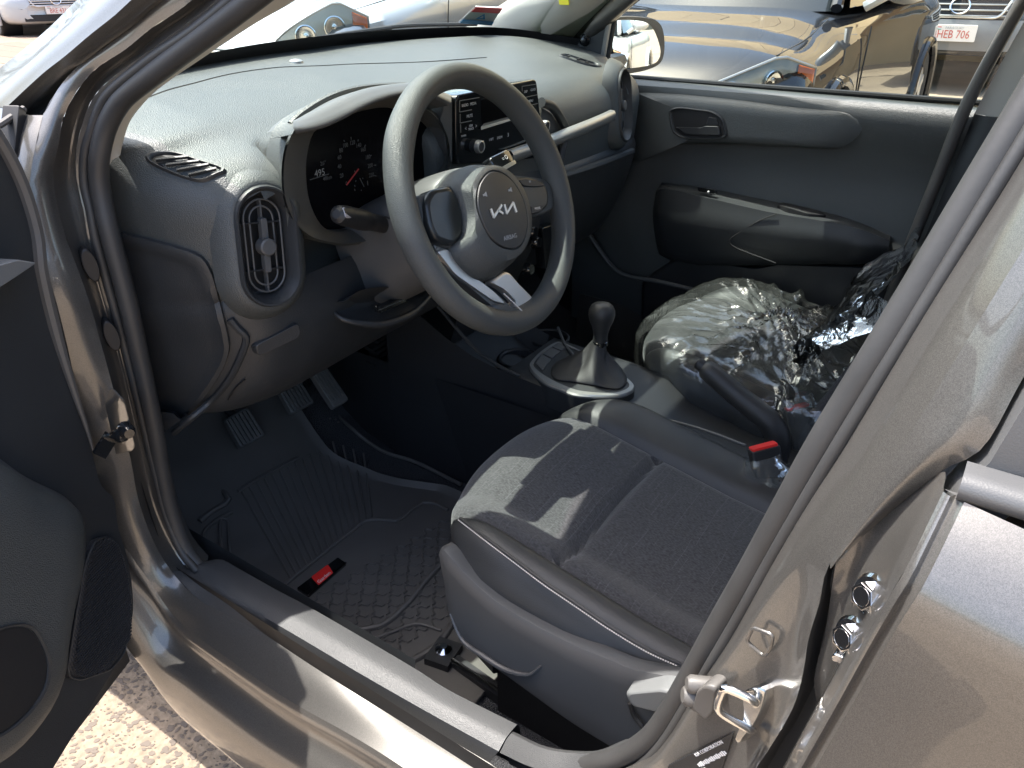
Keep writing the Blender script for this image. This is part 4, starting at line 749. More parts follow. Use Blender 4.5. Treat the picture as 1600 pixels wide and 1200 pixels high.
# wiper stalk behind the hub
C0 = P(765, 262, x=-.225); C1 = P(797, 244, x=-.16); cc = (C0 + C1) / 2; ex = unit(C1 - C0); nn = unit(V(-.15, -.85, .5)); ey = unit(np.cross(nn, ex))
wst = MB().prism(rnd([cc + ex * a * .030 + ey * b * .0125 for a, b in ((-1, -1), (1, -.9), (1, .9), (-1, 1))], .008), -nn * .012, nn * .008, .005).build('wiper_stalk', 'gloss_black', car)
MB().prism(rnd([cc + ex * a * .028 + ey * (b * .003 - .011) for a, b in ((-1, -1), (1, -1), (1, 1), (-1, 1))], .002), V(0, 0, 0), nn * .009, .001).build('stalk_stripe', 'satin', wst)
text('stalk_print', '= O', .010, cc + nn * .0085 + ex * .006 + ey * .001, ex, -ey if (-ey)[2] > 0 else ey, 'white_print', wst, .0001)
# ================================================================== seats
def seat(x0, name, label, recl=0.0, back_y=.06, fab='fabric', sidem='leather'):
    hw = .235
    def pt(u, v):
        yf = .590 - .095 * abs(u) ** 2.6; y = -.16 + v * (yf + .16); z = float(np.interp(y, [-.16, .05, .25, .42, .52, .60], [.452, .462, .487, .520, .540, .545]))
        b = max(0, abs(u) - .55) / .45; z += .020 * math.sin(math.pi * min(1, b * 1.0) * .8) if b > 0 else 0
        z += .006 * (1 - (u / .6) ** 2) if abs(u) < .6 else 0
        # transverse seam and edge seams
        z -= .015 * math.exp(-((y - .375) / .009) ** 2) * (1 if -.78 < u < .57 else 0)
        for us in (-.78, .57): z -= .010 * math.exp(-((u - us) / .028) ** 2)
        e = max(0, abs(u) - .86) / .14; z -= .022 * e ** 2.5
        fr_ = max(0, v - .86) / .14; z -= .032 * fr_ ** 2.6
        return V(x0 + hw * u, y, z)
    vs = list(np.linspace(0, 1, 120))
    def strip(u0, u1, k, side=0):
        cols = []
        us = np.linspace(u0, u1, k)
        for u in us:
            c = [pt(u, v) for v in vs]; f = c[-1]
            for dy, dz in ((.006, -.012), (.006, -.030), (.0, -.055), (-.02, -.085), (-.06, -.11)): c.append(f + V(0, dy, dz))
            cols.append(c)
        if side:
            edge = cols[-1] if side > 0 else cols[0]; ex = []
            for dx, dz in ((.007, -.010), (.009, -.028), (.006, -.048), (-.015, -.065)): ex.append([p + V(side * dx, 0, dz) for p in edge])
            cols = cols + ex if side > 0 else ex[::-1] + cols
        return cols
    s = MB().grid(strip(-.78, .57, 50)).build(name, fab, car, label=label)
    MB().grid(strip(-1, -.78, 12, -1)).build('seat_bolster', sidem, s); MB().grid(strip(.57, 1, 16, 1)).build('seat_bolster', sidem, s)
    # backrest
    rows = []
    for t in np.linspace(0, 1, 20):
        z = .46 + t * .50; y = back_y - .02 - t * .16; wv = .225 * (1 - .18 * t ** 3)
        rows.append([V(x0 + wv * u, y + .05 * max(0, abs(u) - .55) / .45 - (.12 if abs(u) > 1.0 else 0) - .02 * math.sin(math.pi * t), z) for u in (-1.02, -1, -.9, -.75, -.6, -.3, 0, .3, .6, .75, .9, 1, 1.02)])
    MB().grid(loft(rows, 40, 1)).build('backrest', fab, s)
    return s
sd_ = seat(-.31, 'driver_seat', 'dark grey cloth driver seat cushion with sun patches and stitched side bolster')
st_line = [P(a, b, z=z) for a, b, z in ((716, 812, .540), (760, 846, .542), (805, 880, .540), (850, 914, .537), (900, 948, .533), (950, 982, .526), (1010, 1018, .518), (1062, 1042, .510))]
sc_ = cr(st_line, 120); stch = MB()
for i in range(0, 118, 1):
    a_, b_ = sc_[i], sc_[i + 1]; stch.box((a_ + b_) / 2 + V(-.001, 0, .0008), (b_ - a_) * .32, unit(np.cross(b_ - a_, V(0, 0, 1))) * .0006, V(0, 0, .0005))
so_ = stch.build('seam_stitching', 'stitch', sd_, smooth=False); so_['kind'] = 'stuff'
MB().tube(sc_ + V(.004, 0, .0), .0022, 8).build('seam_piping', 'leather', sd_)
# plastic side cover of the driver seat
XC = -.566
c0 = [P(a, b, x=x) for a, b, x in ((688, 858, -.548), (696, 862, -.556), (735, 905, -.562), (790, 950, XC), (880, 1000, XC), (950, 1030, XC), (990, 1046, XC), (1040, 1056, XC), (1090, 1066, XC))]
c3 = [P(a, b, x=x) for a, b, x in ((702, 955, -.542), (712, 985, -.552), (745, 1022, -.558), (800, 1062, -.562), (880, 1120, -.562), (930, 1152, -.562), (985, 1185, -.562), (1030, 1210, -.562), (1080, 1235, -.562))]
C0, C3 = cr(c0, 40), cr(c3, 40)
lay = [C0 + V(.022, 0, -.004), C0 + V(.006, 0, .001), C0, C0 * .95 + C3 * .05 + V(-.004, 0, 0), C0 * .8 + C3 * .2 + V(-.004, 0, 0), C0 * .5 + C3 * .5 + V(-.002, 0, 0), C0 * .25 + C3 * .75 + V(-.002, 0, 0), C0 * .05 + C3 * .95 + V(-.002, 0, 0), C3, C3 + V(.02, 0, .0)]
MB().grid([list(l) for l in lay]).build('side_cover', 'trim_grey', sd_, label='grey plastic side cover of the driver seat')
MB().tube(cr([P(a, b, x=x) for a, b, x in ((703, 958, -.552), (722, 1000, -.560), (755, 1025, -.5655), (790, 1046, -.5675), (825, 1054, -.5675), (846, 1040, -.566))], 30), [.0015 + .0025 * math.sin(math.pi * t) for t in np.linspace(0, 1, 30)], 8).build('cover_crease', 'trim_grey', sd_)
lev = rnd([P(a, b, x=-.578) for a, b in ((982, 1072), (1040, 1066), (1085, 1076), (1080, 1106), (1040, 1104), (990, 1092))], .006)
MB().prism(lev, V(.012, 0, 0), V(-.012, 0, 0), .005).build('height_lever', 'ledge', sd_)
MB().tube(cr([P(a, b, x=-.575) for a, b in ((984, 1098), (992, 1120), (1008, 1140))], 10), .003, 8).build('lever_gap', 'black', sd_)
MB().box(V(-.31, .20, .33), V(.225, 0, 0), V(0, .24, 0), V(0, 0, .10)).build('seat_light_block', 'black', sd_, smooth=False)  # plain black box added under the cushion to block light
# rail and bolt by the sill
rb = P(693, 1018, z=.262); rl = MB().box(P(745, 1060, z=.250), (P(800, 1098, z=.250) - P(690, 1020, z=.250)) / 2, V(.010, .006, 0), V(0, 0, .009)); rl.box(rb + V(0, 0, -.006), V(.024, .004, 0), V(-.004, .020, 0), V(0, 0, .007))
rl.build('seat_rail', 'trim_dark', sd_, smooth=False); MB().lathe([(0, .012), (.006, .012), (.009, .009), (.013, .006), (.013, 0)], rb, V(0, 0, 1), 18).build('rail_bolt', 'chrome', sd_)
MB().tube(cr([P(a, b, z=.27) for a, b in ((706, 1030), (740, 1052), (790, 1086), (850, 1125), (930, 1168))], 16), .003, 6).build('rail_edge', 'steel', sd_)
ps = seat(.32, 'passenger_seat', 'dark passenger seat wrapped in clear crinkled plastic', back_y=.20)
MB().tube(cr([P(1040, 655, x=-.045), P(1100, 672, x=-.06), P(1165, 696, x=-.075)], 12), .0025, 8).build('rail_edge', 'trim_grey', sd_)
# ---- crinkled plastic cover over the passenger seat
from mathutils import noise as mn
def crumple(p, f=1.0):
    q = Vector((p[0] * 9 * f, p[1] * 9 * f, p[2] * 9 * f)); a = 0.; amp = 1.
    for k in range(3):
        v = mn.noise(q + Vector((3.1 * k, 1.7 * k, 0))); a += amp * (1 - abs(v) * 2.2); amp *= .45; q = q * 2.1
    return a * .8
def creases(x, y, cx_, cy_, fr_=7.):
    th = math.atan2(y - cy_, x - cx_); r_ = math.hypot(x - cx_, y - cy_); h_ = 0.
    for k, (fa, fb, am) in enumerate(((fr_ * .8, 2.4, 1.), (fr_ * 1.9, 4.5, .5))):
        n_ = mn.noise(Vector((math.cos(th) * fa * .5 + 9 * k, math.sin(th) * fa * .5, r_ * fb))) + .35 * mn.noise(Vector((x * 22, y * 22, 3 * k)))
        h_ += am * max(0, 1 - abs(n_) * 4.2) ** 1.5
    return h_
x0 = .32; rows = []
NU, NV = 190, 190
for j in range(NV):
    v = j / (NV - 1); r_ = []
    for i in range(NU):
        u = -1.14 + 2.28 * i / (NU - 1); yf = .615 - .10 * min(1, abs(u)) ** 2.6; vv = min(1, v / .86)
        y = -.12 + vv * (yf + .12); z = float(np.interp(y, [-.16, .05, .25, .42, .52, .62], [.475, .485, .508, .540, .560, .560]))
        b = max(0, min(abs(u), 1) - .5) / .5; z += .012 * math.sin(math.pi * b * .8)
        e = max(0, abs(u) - .84); z -= .9 * e ** 2 + (.9 * max(0, abs(u) - 1.0)); x = x0 + .24 * (u if abs(u) < 1.02 else math.copysign(1.02 + (abs(u) - 1.02) * .25, u))
        fr_ = max(0, vv - .84) / .16; z -= .04 * fr_ ** 2.2
        if v > .86: k = (v - .86) / .14; y += .012 * math.sin(k * 3) - .03 * k; z -= .14 * k
        z += .035 * math.exp(-((u - .15) / .35) ** 2 - ((y - .30) / .10) ** 2)      # loose hump of film
        p = V(x, y, z); back_ = min(1, max(0, (.50 - y) / .16)); d = creases(x, y, .36, .36) * (.004 + .012 * back_) + (crumple(p, .8) - .6) * (.003 + .006 * back_)
        r_.append(p + V(.25 * d, .15 * d, d) + V(0, 0, .004))
    rows.append(r_)
pc_ = MB().grid(rows).build('plastic_cover', 'film', None, sharp=30, label='clear crinkled plastic sheet draped over the passenger seat'); pc_['category'] = 'plastic cover'
rows = []
for j in range(90):
    t = j / 89; z = .50 + t * .24; r_ = []
    for i in range(90):
        u = -1.02 + 1.9 * i / 89; p = V(x0 + .24 * u, .245 - t * .10 + .045 * math.sin(math.pi * min(1, t * 1.2)) + .03 * max(0, abs(u) - .55) / .45 - .5 * max(0, abs(u) - .80) ** 1.5, z); d = (crumple(p + V(0, 0, .3), .8) - .6) * .008 + creases(p[0], p[2], .2, .50) * .007
        r_.append(p + V(.2 * d, d, .2 * d))
    rows.append(r_)
pb_ = MB().grid(rows).build('backrest_plastic', 'film_haze', None, sharp=30, label='clear plastic sheet over the passenger backrest beside the centre pillar'); pb_['category'] = 'plastic cover'
# ================================================================== centre console
def csec(y, hw, z, rim=.012):
    return [V(-hw - .02, y, .24), V(-hw - .012, y, z - .10), V(-hw - .003, y, z - .02), V(-hw, y, z - .004), V(-hw + .006, y, z), V(-hw + .020, y, z), V(0, y, z), V(hw - .02, y, z), V(hw - .006, y, z), V(hw, y, z - .004), V(hw + .003, y, z - .02), V(hw + .012, y, z - .10), V(hw + .02, y, .24)]
def csec2(y, hw, z):
    s_ = csec(y, hw, z)
    for i in (5, 6, 7): s_[i] = s_[i] + V(0, 0, -.045)
    s_[5] = s_[5] + V(-.008, 0, 0); s_[7] = s_[7] + V(.008, 0, 0); return s_
secs = [csec2(1.0, .11, .66), csec2(.92, .105, .625), csec2(.86, .10, .575), csec2(.80, .095, .542), csec2(.745, .092, .525), csec(.728, .092, .522), csec(.66, .092, .518), csec(.55, .094, .514), csec(.47, .092, .505), csec(.42, .088, .470), csec(.30, .082, .445), csec(.1, .078, .44), csec(-.15, .075, .44)]
con = MB().grid(loft(secs[:5], 13, 1) + secs[5:]).build('centre_console', 'trim_dark', car, sharp=35)
MB().tube(cr([P(a, b, x=-.094) for a, b in ((640, 425), (668, 460), (690, 485), (715, 515), (745, 548), (780, 572), (812, 588))], 24), .0035, 8).build('console_edge', 'trim', con)
for a, b, r_ in ((858, 528, .040), (812, 560, .040)):          # cup holders
    c = P(a, b, z=.50); MB().lathe([(r_ + .004, -.004), (r_ + .004, .002), (r_, .003), (r_ - .003, .0), (r_ - .006, -.05), (0, -.05)], c, V(0, 0, 1), 30).build('cup_holder', 'trim_dark', con)
for q_ in (((872, 512), (884, 540), (905, 565)),): MB().tube(cr([P(a, b, z=.53) for a, b in q_] , 14), .003, 8).build('console_edge', 'trim_grey', con)
def cg(a, b, z=.524): return P(800 + a / 6.154, 440 + b / 6.154, z=z)
fo = cr([cg(a, b) for a, b in ((165, 815), (215, 735), (300, 660), (400, 600), (470, 585), (570, 628), (720, 700), (900, 800), (1060, 900), (1180, 1010), (1120, 1080), (980, 1110), (780, 1110), (600, 1095), (440, 1035), (330, 990), (225, 910))], 90, True)
fi = cr([cg(a, b) for a, b in ((220, 815), (255, 750), (325, 690), (405, 635), (470, 615), (560, 650), (700, 715), (860, 805), (1010, 900), (1110, 1000), (1060, 1050), (950, 1075), (780, 1065), (620, 1040), (480, 985), (375, 930), (280, 875))], 90, True)
sur = MB().grid([list(fo - V(0, 0, .004)), list(fo), list(fo * .85 + fi * .15 + V(0, 0, .003)), list(fi * .75 + fo * .25 + V(0, 0, .003)), list(fi * .7 + fo * .3)], cu=True).build('shift_surround', 'satin', con, label='satin silver surround of the gear lever')
MB().fan(fi * .75 + fo * .25 + V(0, 0, .0012)).build('surround_plate', 'trim', sur)
MB().grid([list(fo - V(0, 0, .045)), list(fo - V(0, 0, .003))], cu=True).build('surround_skirt', 'trim', sur)
for q_ in ([(228, 800), (290, 715), (375, 760), (294, 868)], [(294, 708), (376, 645), (468, 684), (384, 752)], [(382, 640), (440, 602), (548, 636), (475, 678)]):
    MB().prism(rnd([cg(a, b) for a, b in q_], .003), V(0, 0, -.004), V(0, 0, .004), .001).build('console_button', 'trim_grey', sur)
# gear lever: gaiter, knob
GB = P(925, 585, z=.526); GT = P(938, 530, x=.0)
base = cr([cg(a, b, .528) for a, b in ((410, 870), (440, 810), (540, 740), (640, 690), (760, 720), (900, 790), (1000, 850), (1060, 910), (1050, 970), (980, 1010), (800, 985), (600, 950), (460, 930))], 60, True); bcn = base.mean(0)
rows = []
for k, (t, s_) in enumerate(((0, 1.0), (.02, 1.0), (.10, .90), (.22, .70), (.38, .50), (.55, .37), (.75, .28), (.9, .23), (1.0, .205))):
    c = bcn * (1 - t) + GT * t; ring = []
    for i, p in enumerate(base):
        th = 2 * math.pi * i / 60; fold = 1 + (.16 * math.sin(4 * th + 5 * t) + .10 * math.sin(7 * th - 9 * t)) * math.sin(math.pi * min(1, t * 1.1)); d = (p - bcn) * s_ * fold * (1.12 - .12 * t)
        if s_ < .5: d = unit(d) * (np.linalg.norm(d) * .5 + .5 * .055 * s_)
        ring.append(c + d + V(0, 0, .008 * math.sin(math.pi * t) * math.sin(4 * th)))
    rows.append(ring)
glv_ = MB().grid(rows, cu=True).build('gear_gaiter', 'gaiter', car, sharp=70)
sm = glv_.modifiers.new('sub', 'SUBSURF'); sm.levels = 2; sm.render_levels = 2
kb = P(938, 531, x=.0); ka = unit(P(941, 478, x=.0) - kb); gk = MB().lathe([(.013, -.006), (.0135, .0), (.0128, .006), (.0135, .014), (.0165, .026), (.0215, .038), (.0242, .050), (.0238, .058), (.0205, .066), (.017, .0695), (.0165, .0690), (.0160, .0698), (.008, .0725), (.0, .073)], kb, ka, 34).build('gear_knob', 'leather', car, label='round black leather gear knob on its gaiter')
MB().lathe([(.0145, -.010), (.0145, -.002), (.013, -.001)], kb, ka, 24).build('knob_collar', 'gloss_black', gk)
# handbrake
h = [P(1098, 573, x=.0), P(1120, 590, x=.0), P(1150, 616, x=0), P(1180, 640, x=0), P(1205, 662, x=0), P(1215, 690, x=-.0), P(1205, 735, x=0)]
hb_ = MB().tube(cr(h, 40), [float(np.interp(i, [0, 1, 3, 12, 22, 28, 39], [.011, .0165, .018, .019, .020, .021, .024])) for i in range(40)], 18).build('handbrake', 'leather', car, label='black handbrake lever between the front seats')
dhh = unit(h[0] - h[1]); MB().tube([h[0], h[0] + dhh * .010, h[0] + dhh * .013], [.0105, .0105, .007], 16).build('release_button', 'trim_dark', hb_)
# seat belt buckles
def buckle(c, name, bag):
    ax = unit(V(.10, .35, .93)); ex = unit(np.cross(V(0, 1, 0), ax)); ey = np.cross(ax, ex)
    ex = unit(V(.62, -.78, 0)); ex = unit(ex - ax * (ex @ ax)); ey = np.cross(ax, ex)
    b = MB().prism(rnd([c + ex * a * .023 + ey * b_ * .011 for a, b_ in ((-1, -1), (1, -1), (1, 1), (-1, 1))], .004), -ax * .075, V(0, 0, 0), .002).build(name, 'trim_dark', car)
    MB().prism(rnd([c + ex * a * .0205 + ey * b_ * .0085 for a, b_ in ((-1, -1), (1, -1), (1, 1), (-1, 1))], .003), V(0, 0, 0), ax * .004, .001).build('release_key', 'red', b); return ax, ex, ey
cB = P(1193, 699, x=-.11); ax, ex, ey = buckle(cB, 'driver_buckle', 0); cP = P(1245, 637, x=.10); ax2, ex2, ey2 = buckle(cP, 'passenger_buckle', 0)
def bag(c, ax, ex, ey, s0, s1, top, name, label, wd):
    rows = []
    for j in range(26):
        t = j / 25; rr = wd * (1 + .25 * math.sin(3 * t)); r_ = []
        for i in range(30):
            th = 2 * math.pi * i / 30; p = c + ax * (top - t * (s1 - s0)) + ex * rr * math.cos(th) * 1.1 + ey * rr * .75 * math.sin(th); d = (crumple(p, 1.3) - .7) * .010; r_.append(p + (ex * math.cos(th) + ey * math.sin(th)) * d)
        rows.append(r_)
    o = MB().grid(rows, cu=True).build(name, 'film_bag', None, sharp=25, label=label); o['category'] = 'plastic bag'; return o
bag(cB, ax, ex, ey, 0, .10, -.012, 'plastic_bag', 'clear plastic wrapper pulled down below the red driver belt buckle', .027)
bag(cP, ax2, ex2, ey2, 0, .13, .022, 'plastic_bag', 'milky plastic bag still closed over the farther belt buckle', .027)
# ================================================================== footwell
MB().grid(loft([[V(-.68, -.3, .238), V(-.3, -.3, .238), V(-.10, -.3, .238)], [V(-.68, .5, .238), V(-.3, .5, .238), V(-.10, .5, .238)], [V(-.68, .98, .245), V(-.3, .98, .245), V(-.10, .98, .245)], [V(-.68, 1.14, .295), V(-.3, 1.14, .295), V(-.10, 1.14, .295)], [V(-.68, 1.31, .45), V(-.3, 1.31, .45), V(-.10, 1.31, .45)]], 20, 6)).build('footwell_carpet', 'carpet', car)
MB().grid(loft([[V(.70, -.3, .238), V(.3, -.3, .238), V(.10, -.3, .238)], [V(.70, .9, .238), V(.3, .9, .238), V(.10, .9, .238)], [V(.70, 1.28, .5), V(.3, 1.28, .5), V(.10, 1.28, .5)]], 20, 6)).build('footwell_carpet', 'carpet', car)
MB().grid([[V(-.115, y, z) for y in (.40, .6, .8, 1.0, 1.3)] for z in (.235, .35, .47)]).grid([[V(.115, y, z) for y in (.40, .6, .8, 1.0, 1.3)] for z in (.235, .35, .47)]).build('tunnel_side', 'trim_dark', con)
MB().grid([[V(-.655 + .02 * k, y, .25 + .15 * k) for y in (.5, .7, .85, .95, 1.2)] for k in (0, .5, 1)]).build('kick_panel', 'trim', car)
# pedals
def pedal(q, dz, w_, h_, armx):
    c = P(*q, z=dz); n = unit(V(0, -.80, .60)); ex = V(1, 0, 0); ez = np.cross(ex, n) * -1; ez = ez if ez[2] > 0 else -ez
    p = MB().prism(rnd([c + ex * a * w_ + ez * b * h_ for a, b in ((-1, -.92), (1, -1), (.94, 1), (-.9, .95))], .006), -n * .012, n * .002, .003).build('pedal', 'pedal', car)
    for k in range(6): MB().box(c + ex * w_ * (-.74 + .296 * k) + n * .003, ex * w_ * .085, ez * h_ * .84, n * .004).build('pedal_rib', 'pedal', p)
    MB().tube(cr([c - n * .008 + ez * h_ * .4, c - n * .02 + ez * .10, c + V(armx, .03, .26)], 12), .009, 8).build('pedal_arm', 'trim_dark', p)
pedal((382, 668), .385, .030, .034, 0); pedal((461, 617), .415, .030, .034, 0); 
cA = P(507, 592, z=.455); n = unit(V(0, -.75, .66)); ez = unit(V(0, .66, .75))
p = MB().prism(rnd([cA + V(1, 0, 0) * a * .021 + ez * b * .062 for a, b in ((-1, -1), (1, -1), (.9, 1), (-.9, 1))], .006), -n * .012, n * .002, .003).build('accelerator_pedal', 'pedal', car)
for k in range(5): MB().box(cA + V(1, 0, 0) * (-.014 + .007 * k) + n * .002, V(.0016, 0, 0), ez * .048, n * .0028).build('pedal_rib', 'pedal', p)
jb = MB(); jc = P(592, 540, y=1.06)
for k in range(6): jb.box(jc + V(.01 * math.sin(k * 2.1), 0, -.012 * k + .03), V(.022, 0, .002), V(0, .012, 0), V(0, 0, .0035))
jb.lathe([(0, .01), (.009, .01), (.009, 0)], P(617, 555, y=1.06), V(0, -1, 0), 14); jb.build('column_joint', 'trim_dark', car)
# ---- floor mat (a thing of its own, lying in the footwell)
ZM = .250
def mz(y): return float(np.interp(y, [.3, .97, 1.05, 1.13, 1.22, 1.30], [ZM, ZM, .268, .31, .38, .455]))
def Mt(px, py, o=0.):
    z = ZM
    for _ in range(14): p = P(px, py, z=z); z = mz(p[1]) + o
    return P(px, py, z=z)
def mat_x(y): return -.645 + .02 * max(0, y - .9), float(np.interp(y, [.5, .83, .92, .99, 1.08, 1.16, 1.3], [-.165, -.165, -.20, -.215, -.24, -.225, -.20]))
rows = []
for y in np.linspace(.47, 1.30, 52):
    a, b = mat_x(y); rr = .05 * max(0, 1 - (y - .47) / .05) ** 2
    rows.append([V(x, y, mz(y) + (.010 if (i in (0, 13)) else 0) + (-.006 if i in (-1,) else 0)) for i, x in enumerate(np.r_[a + rr, a + .012 + rr, np.linspace(a + .02 + rr, b - .02 - rr, 10), b - .012 - rr, b - rr])])
fm = thing('floor_mat', 'black ribbed rubber floor mat with red badge in the driver footwell', 'floor mat', (0, 0, 0))
MB().grid(rows).grid([[p - V(0, 0, .006) for p in r_] for r_ in rows]).build('mat_sheet', 'rubber', fm)
def line(name, pts, r_=.003, n=30, o=.002): MB().tube(cr([Mt(a, b, o) for a, b in pts], n), r_, 8).build(name, 'rubber', fm)
line('mat_border', [(487, 625), (512, 634), (545, 665), (575, 690), (605, 708), (650, 722), (720, 757)], .004)
line('mat_ridge', [(425, 930), (480, 885), (530, 845), (556, 825), (572, 813), (600, 812), (622, 813), (648, 793), (662, 785), (680, 787), (700, 797)], .0035)
line('mat_ridge', [(372, 768), (400, 750), (440, 728), (466, 715)], .003)
line('mat_ridge', [(300, 690), (308, 720), (322, 745), (352, 772), (355, 785), (330, 800), (312, 815)], .006)
line('mat_ridge', [(296, 775), (320, 752)], .003); line('mat_ridge', [(302, 782), (326, 758)], .003)
line('mat_ridge', [(318, 850), (320, 830), (340, 812), (362, 800)], .004); line('mat_ridge', [(346, 878), (344, 815), (352, 812), (356, 820), (360, 882)], .003)
line('mat_border', [(560, 985), (600, 975), (635, 945), (668, 905), (700, 870)], .005); line('mat_border', [(640, 1035), (680, 1010), (700, 985), (712, 960)], .006); line('mat_ridge', [(580, 1000), (612, 988), (650, 975), (690, 985)], .003)
rb_ = MB(); t0 = np.array([(378, 768), (520, 690), (640, 735)], float); b0_ = np.array([(455, 905), (575, 812), (640, 790)], float)
for k in range(16):
    u = k / 15; a = t0[0] + (t0[1] - t0[0]) * min(1, u * 1.25) + (t0[2] - t0[1]) * max(0, u - .8) * 2; b = b0_[0] + (b0_[1] - b0_[0]) * u * 1.05
    pts = [Mt(*(a + (b - a) * t), .0015) for t in (0, .3, .7, 1)]; rb_.tube(cr(pts, 8), .0022, 6)
o = rb_.build('mat_ribs', 'rubber', fm)
cv_ = MB(); P0, Pu, Pv = Mt(470, 945), Mt(690, 815) - Mt(470, 945), Mt(640, 985) - Mt(470, 945)
ux, vx = unit(Pu), unit(Pv - unit(Pu) * (Pv @ unit(Pu))); LU = np.linalg.norm(Pu)
for j in range(11):
    for i in range(int(LU / .034) + 1):
        c = P0 + ux * (.034 * i + (.017 if j % 2 else 0)) + vx * (.002 + .0185 * j)
        if c[0] > -.19 or c[0] < -.63: continue
        pts = [c + ux * a + vx * b + V(0, 0, .0012) for a, b in ((-.014, .008), (-.008, .008), (-.003, -.004), (.004, -.004), (.009, .006), (.015, .006))]
        cv_.tube(pts, .0019, 5)
o = cv_.build('mat_tread', 'rubber', fm); o['kind'] = 'stuff'
nb = MB()
for _ in range(90):
    px, py = random.uniform(310, 560), random.uniform(600, 790)
    if py > 640 + (px - 300) * .05 and py < 770 - (px - 380) * .5: nb.ball(Mt(px, py, .001), (.003, .003, .0018), 4)
o = nb.build('mat_studs', 'rubber', fm); o['kind'] = 'stuff'
g0, g1, g2, g3 = [Mt(a, b, .003) for a, b in ((464, 920), (528, 872), (541, 881), (482, 932))]
bd = MB().prism(rnd([g0, g1, g2, g3], .002), V(0, 0, -.003), V(0, 0, .002), .0006).build('badge_plate', 'gloss_black', fm)
MB().tube([g2 + V(0, 0, .003), g3 + V(0, 0, .003)], .0012, 6).build('badge_rim', 'chrome', fm)
def gb(u, v): return (g0 * (1 - u) + g1 * u) * (1 - v) + (g3 * (1 - u) + g2 * u) * v + V(0, 0, .0022)
MB().prism(rnd([gb(.33, .02), gb(.75, .02), gb(.66, .98), gb(.28, .98)], .004), V(0, 0, 0), V(0, 0, .0012), .0004).build('badge_red', 'red', fm)
text('badge_print', 'Garden', .0105, gb(.475, .74) + V(0, 0, .0014), g2 - g3, g0 - g3, 'white_print', fm, .0002, sx=.95)
# ================================================================== passenger door
XD = .640
pd_ = MB().grid(loft([[V(.665, -.05, .955), V(.665, .5, .955), V(.66, 1.0, .955)], [V(.625, -.05, .950), V(.628, .5, .950), V(.63, 1.0, .950)], [V(.612, -.05, .935), V(.616, .5, .935), V(.62, 1.0, .935)], [V(.612, -.05, .90), V(.620, .5, .90), V(.63, 1.0, .90)], [V(.628, -.05, .84), V(XD, .5, .84), V(XD, 1.0, .84)], [V(.635, -.05, .78), V(.648, .5, .78), V(.65, 1.0, .78)], [V(.63, -.05, .70), V(.640, .5, .70), V(.645, 1.0, .70)], [V(.625, -.05, .55), V(.62, .5, .55), V(.63, 1.0, .55)], [V(.64, -.05, .30), V(.62, .5, .30), V(.64, 1.0, .30)]], 40, 6)).build('passenger_door', 'dash', car, label='dark passenger door panel with pull handle and armrest')
def D(px, py, x=.62): return P(px, py, x=x)
up = cr([D(a, b, .618) for a, b in ((985, 150), (1000, 145), (1060, 147), (1150, 155), (1240, 166), (1310, 172), (1338, 178), (1350, 190), (1345, 206), (1328, 223), (1303, 233), (1225, 229), (1131, 225), (1060, 226), (1020, 234), (990, 250))], 70, True)
MB().pillow(up, V(-1, 0, 0), .018, 9, .5, .012).build('upper_pad', 'dash', pd_)
hr = rnd([D(a, b, .597) for a, b in ((1046, 172), (1062, 168), (1112, 174), (1128, 184), (1136, 213), (1122, 217), (1068, 215), (1052, 206))], .010); hr = np.array(hr); hcn = hr.mean(0)
hd = MB().grid([list(hcn + (hr - hcn) * k + V(d, 0, 0)) for k, d in ((1.06, .012), (1.05, -.001), (1.0, -.004), (.95, -.002), (.92, .001))], cu=True).build('handle_bezel', 'trim', pd_)
MB().fan([hcn + (p - hcn) * .95 + V(.0005, 0, 0) for p in hr]).build('handle_shade', 'black', pd_)  # flat black plate in front of the pad, painted shade of the recess
MB().prism(rnd([D(a, b, .600) for a, b in ((1056, 198), (1096, 199), (1104, 196), (1126, 196), (1129, 211), (1072, 209))], .005), V(.01, 0, 0), V(-.010, 0, 0), .004).build('pull_lever', 'trim_dark', pd_)
MB().prism(rnd([D(a, b, .598) for a, b in ((1108, 182), (1120, 184), (1124, 196), (1104, 195))], .003), V(.02, 0, 0), V(-.004, 0, 0), .002).build('lock_knob', 'trim_dark', pd_)
r_o = [D(a, b, .642) for a, b in ((1034, 285), (1100, 293), (1200, 313), (1290, 331), (1340, 346), (1392, 367))]
r_i = [D(a, b, x) for a, b, x in ((1025, 300, .60), (1040, 295, .570), (1100, 308, .560), (1200, 331, .556), (1290, 346, .554), (1340, 357, .556), (1390, 376, .575))]
r_m = [D(a, b, x) for a, b, x in ((1020, 340, .60), (1036, 345, .566), (1100, 358, .553), (1200, 373, .549), (1290, 381, .548), (1340, 387, .552), (1388, 392, .575))]
r_b = [D(a, b, x) for a, b, x in ((1030, 396, .615), (1048, 404, .595), (1100, 412, .585), (1215, 413, .580), (1290, 412, .580), (1340, 413, .584), (1382, 404, .60))]
r_c = [p + V(.06, 0, -.004) for p in r_b]
MB().grid(railloft([r_o, r_i], 50, 3) + railloft([r_i, r_m, r_b, r_c], 50, 6)[1:]).build('armrest', 'trim', pd_, sharp=50, label='long sculpted armrest along the passenger door')
MB().tube(cr([D(a, b, .5505) for a, b in ((1214, 334), (1186, 345), (1148, 368), (1140, 377), (1152, 388), (1212, 411))], 30), .0016, 6).build('armrest_seam', 'black', pd_)
MB().prism(rnd([D(1214, 322, .600), D(1230, 326, .575), D(1262, 336, .570), D(1292, 339, .590), D(1282, 332, .625), D(1222, 318, .625)], .008), V(0, 0, -.012), V(0, 0, .004), .002).build('pull_shade', 'black', pd_)  # black plate lying on the armrest, stands in for shade in the pull
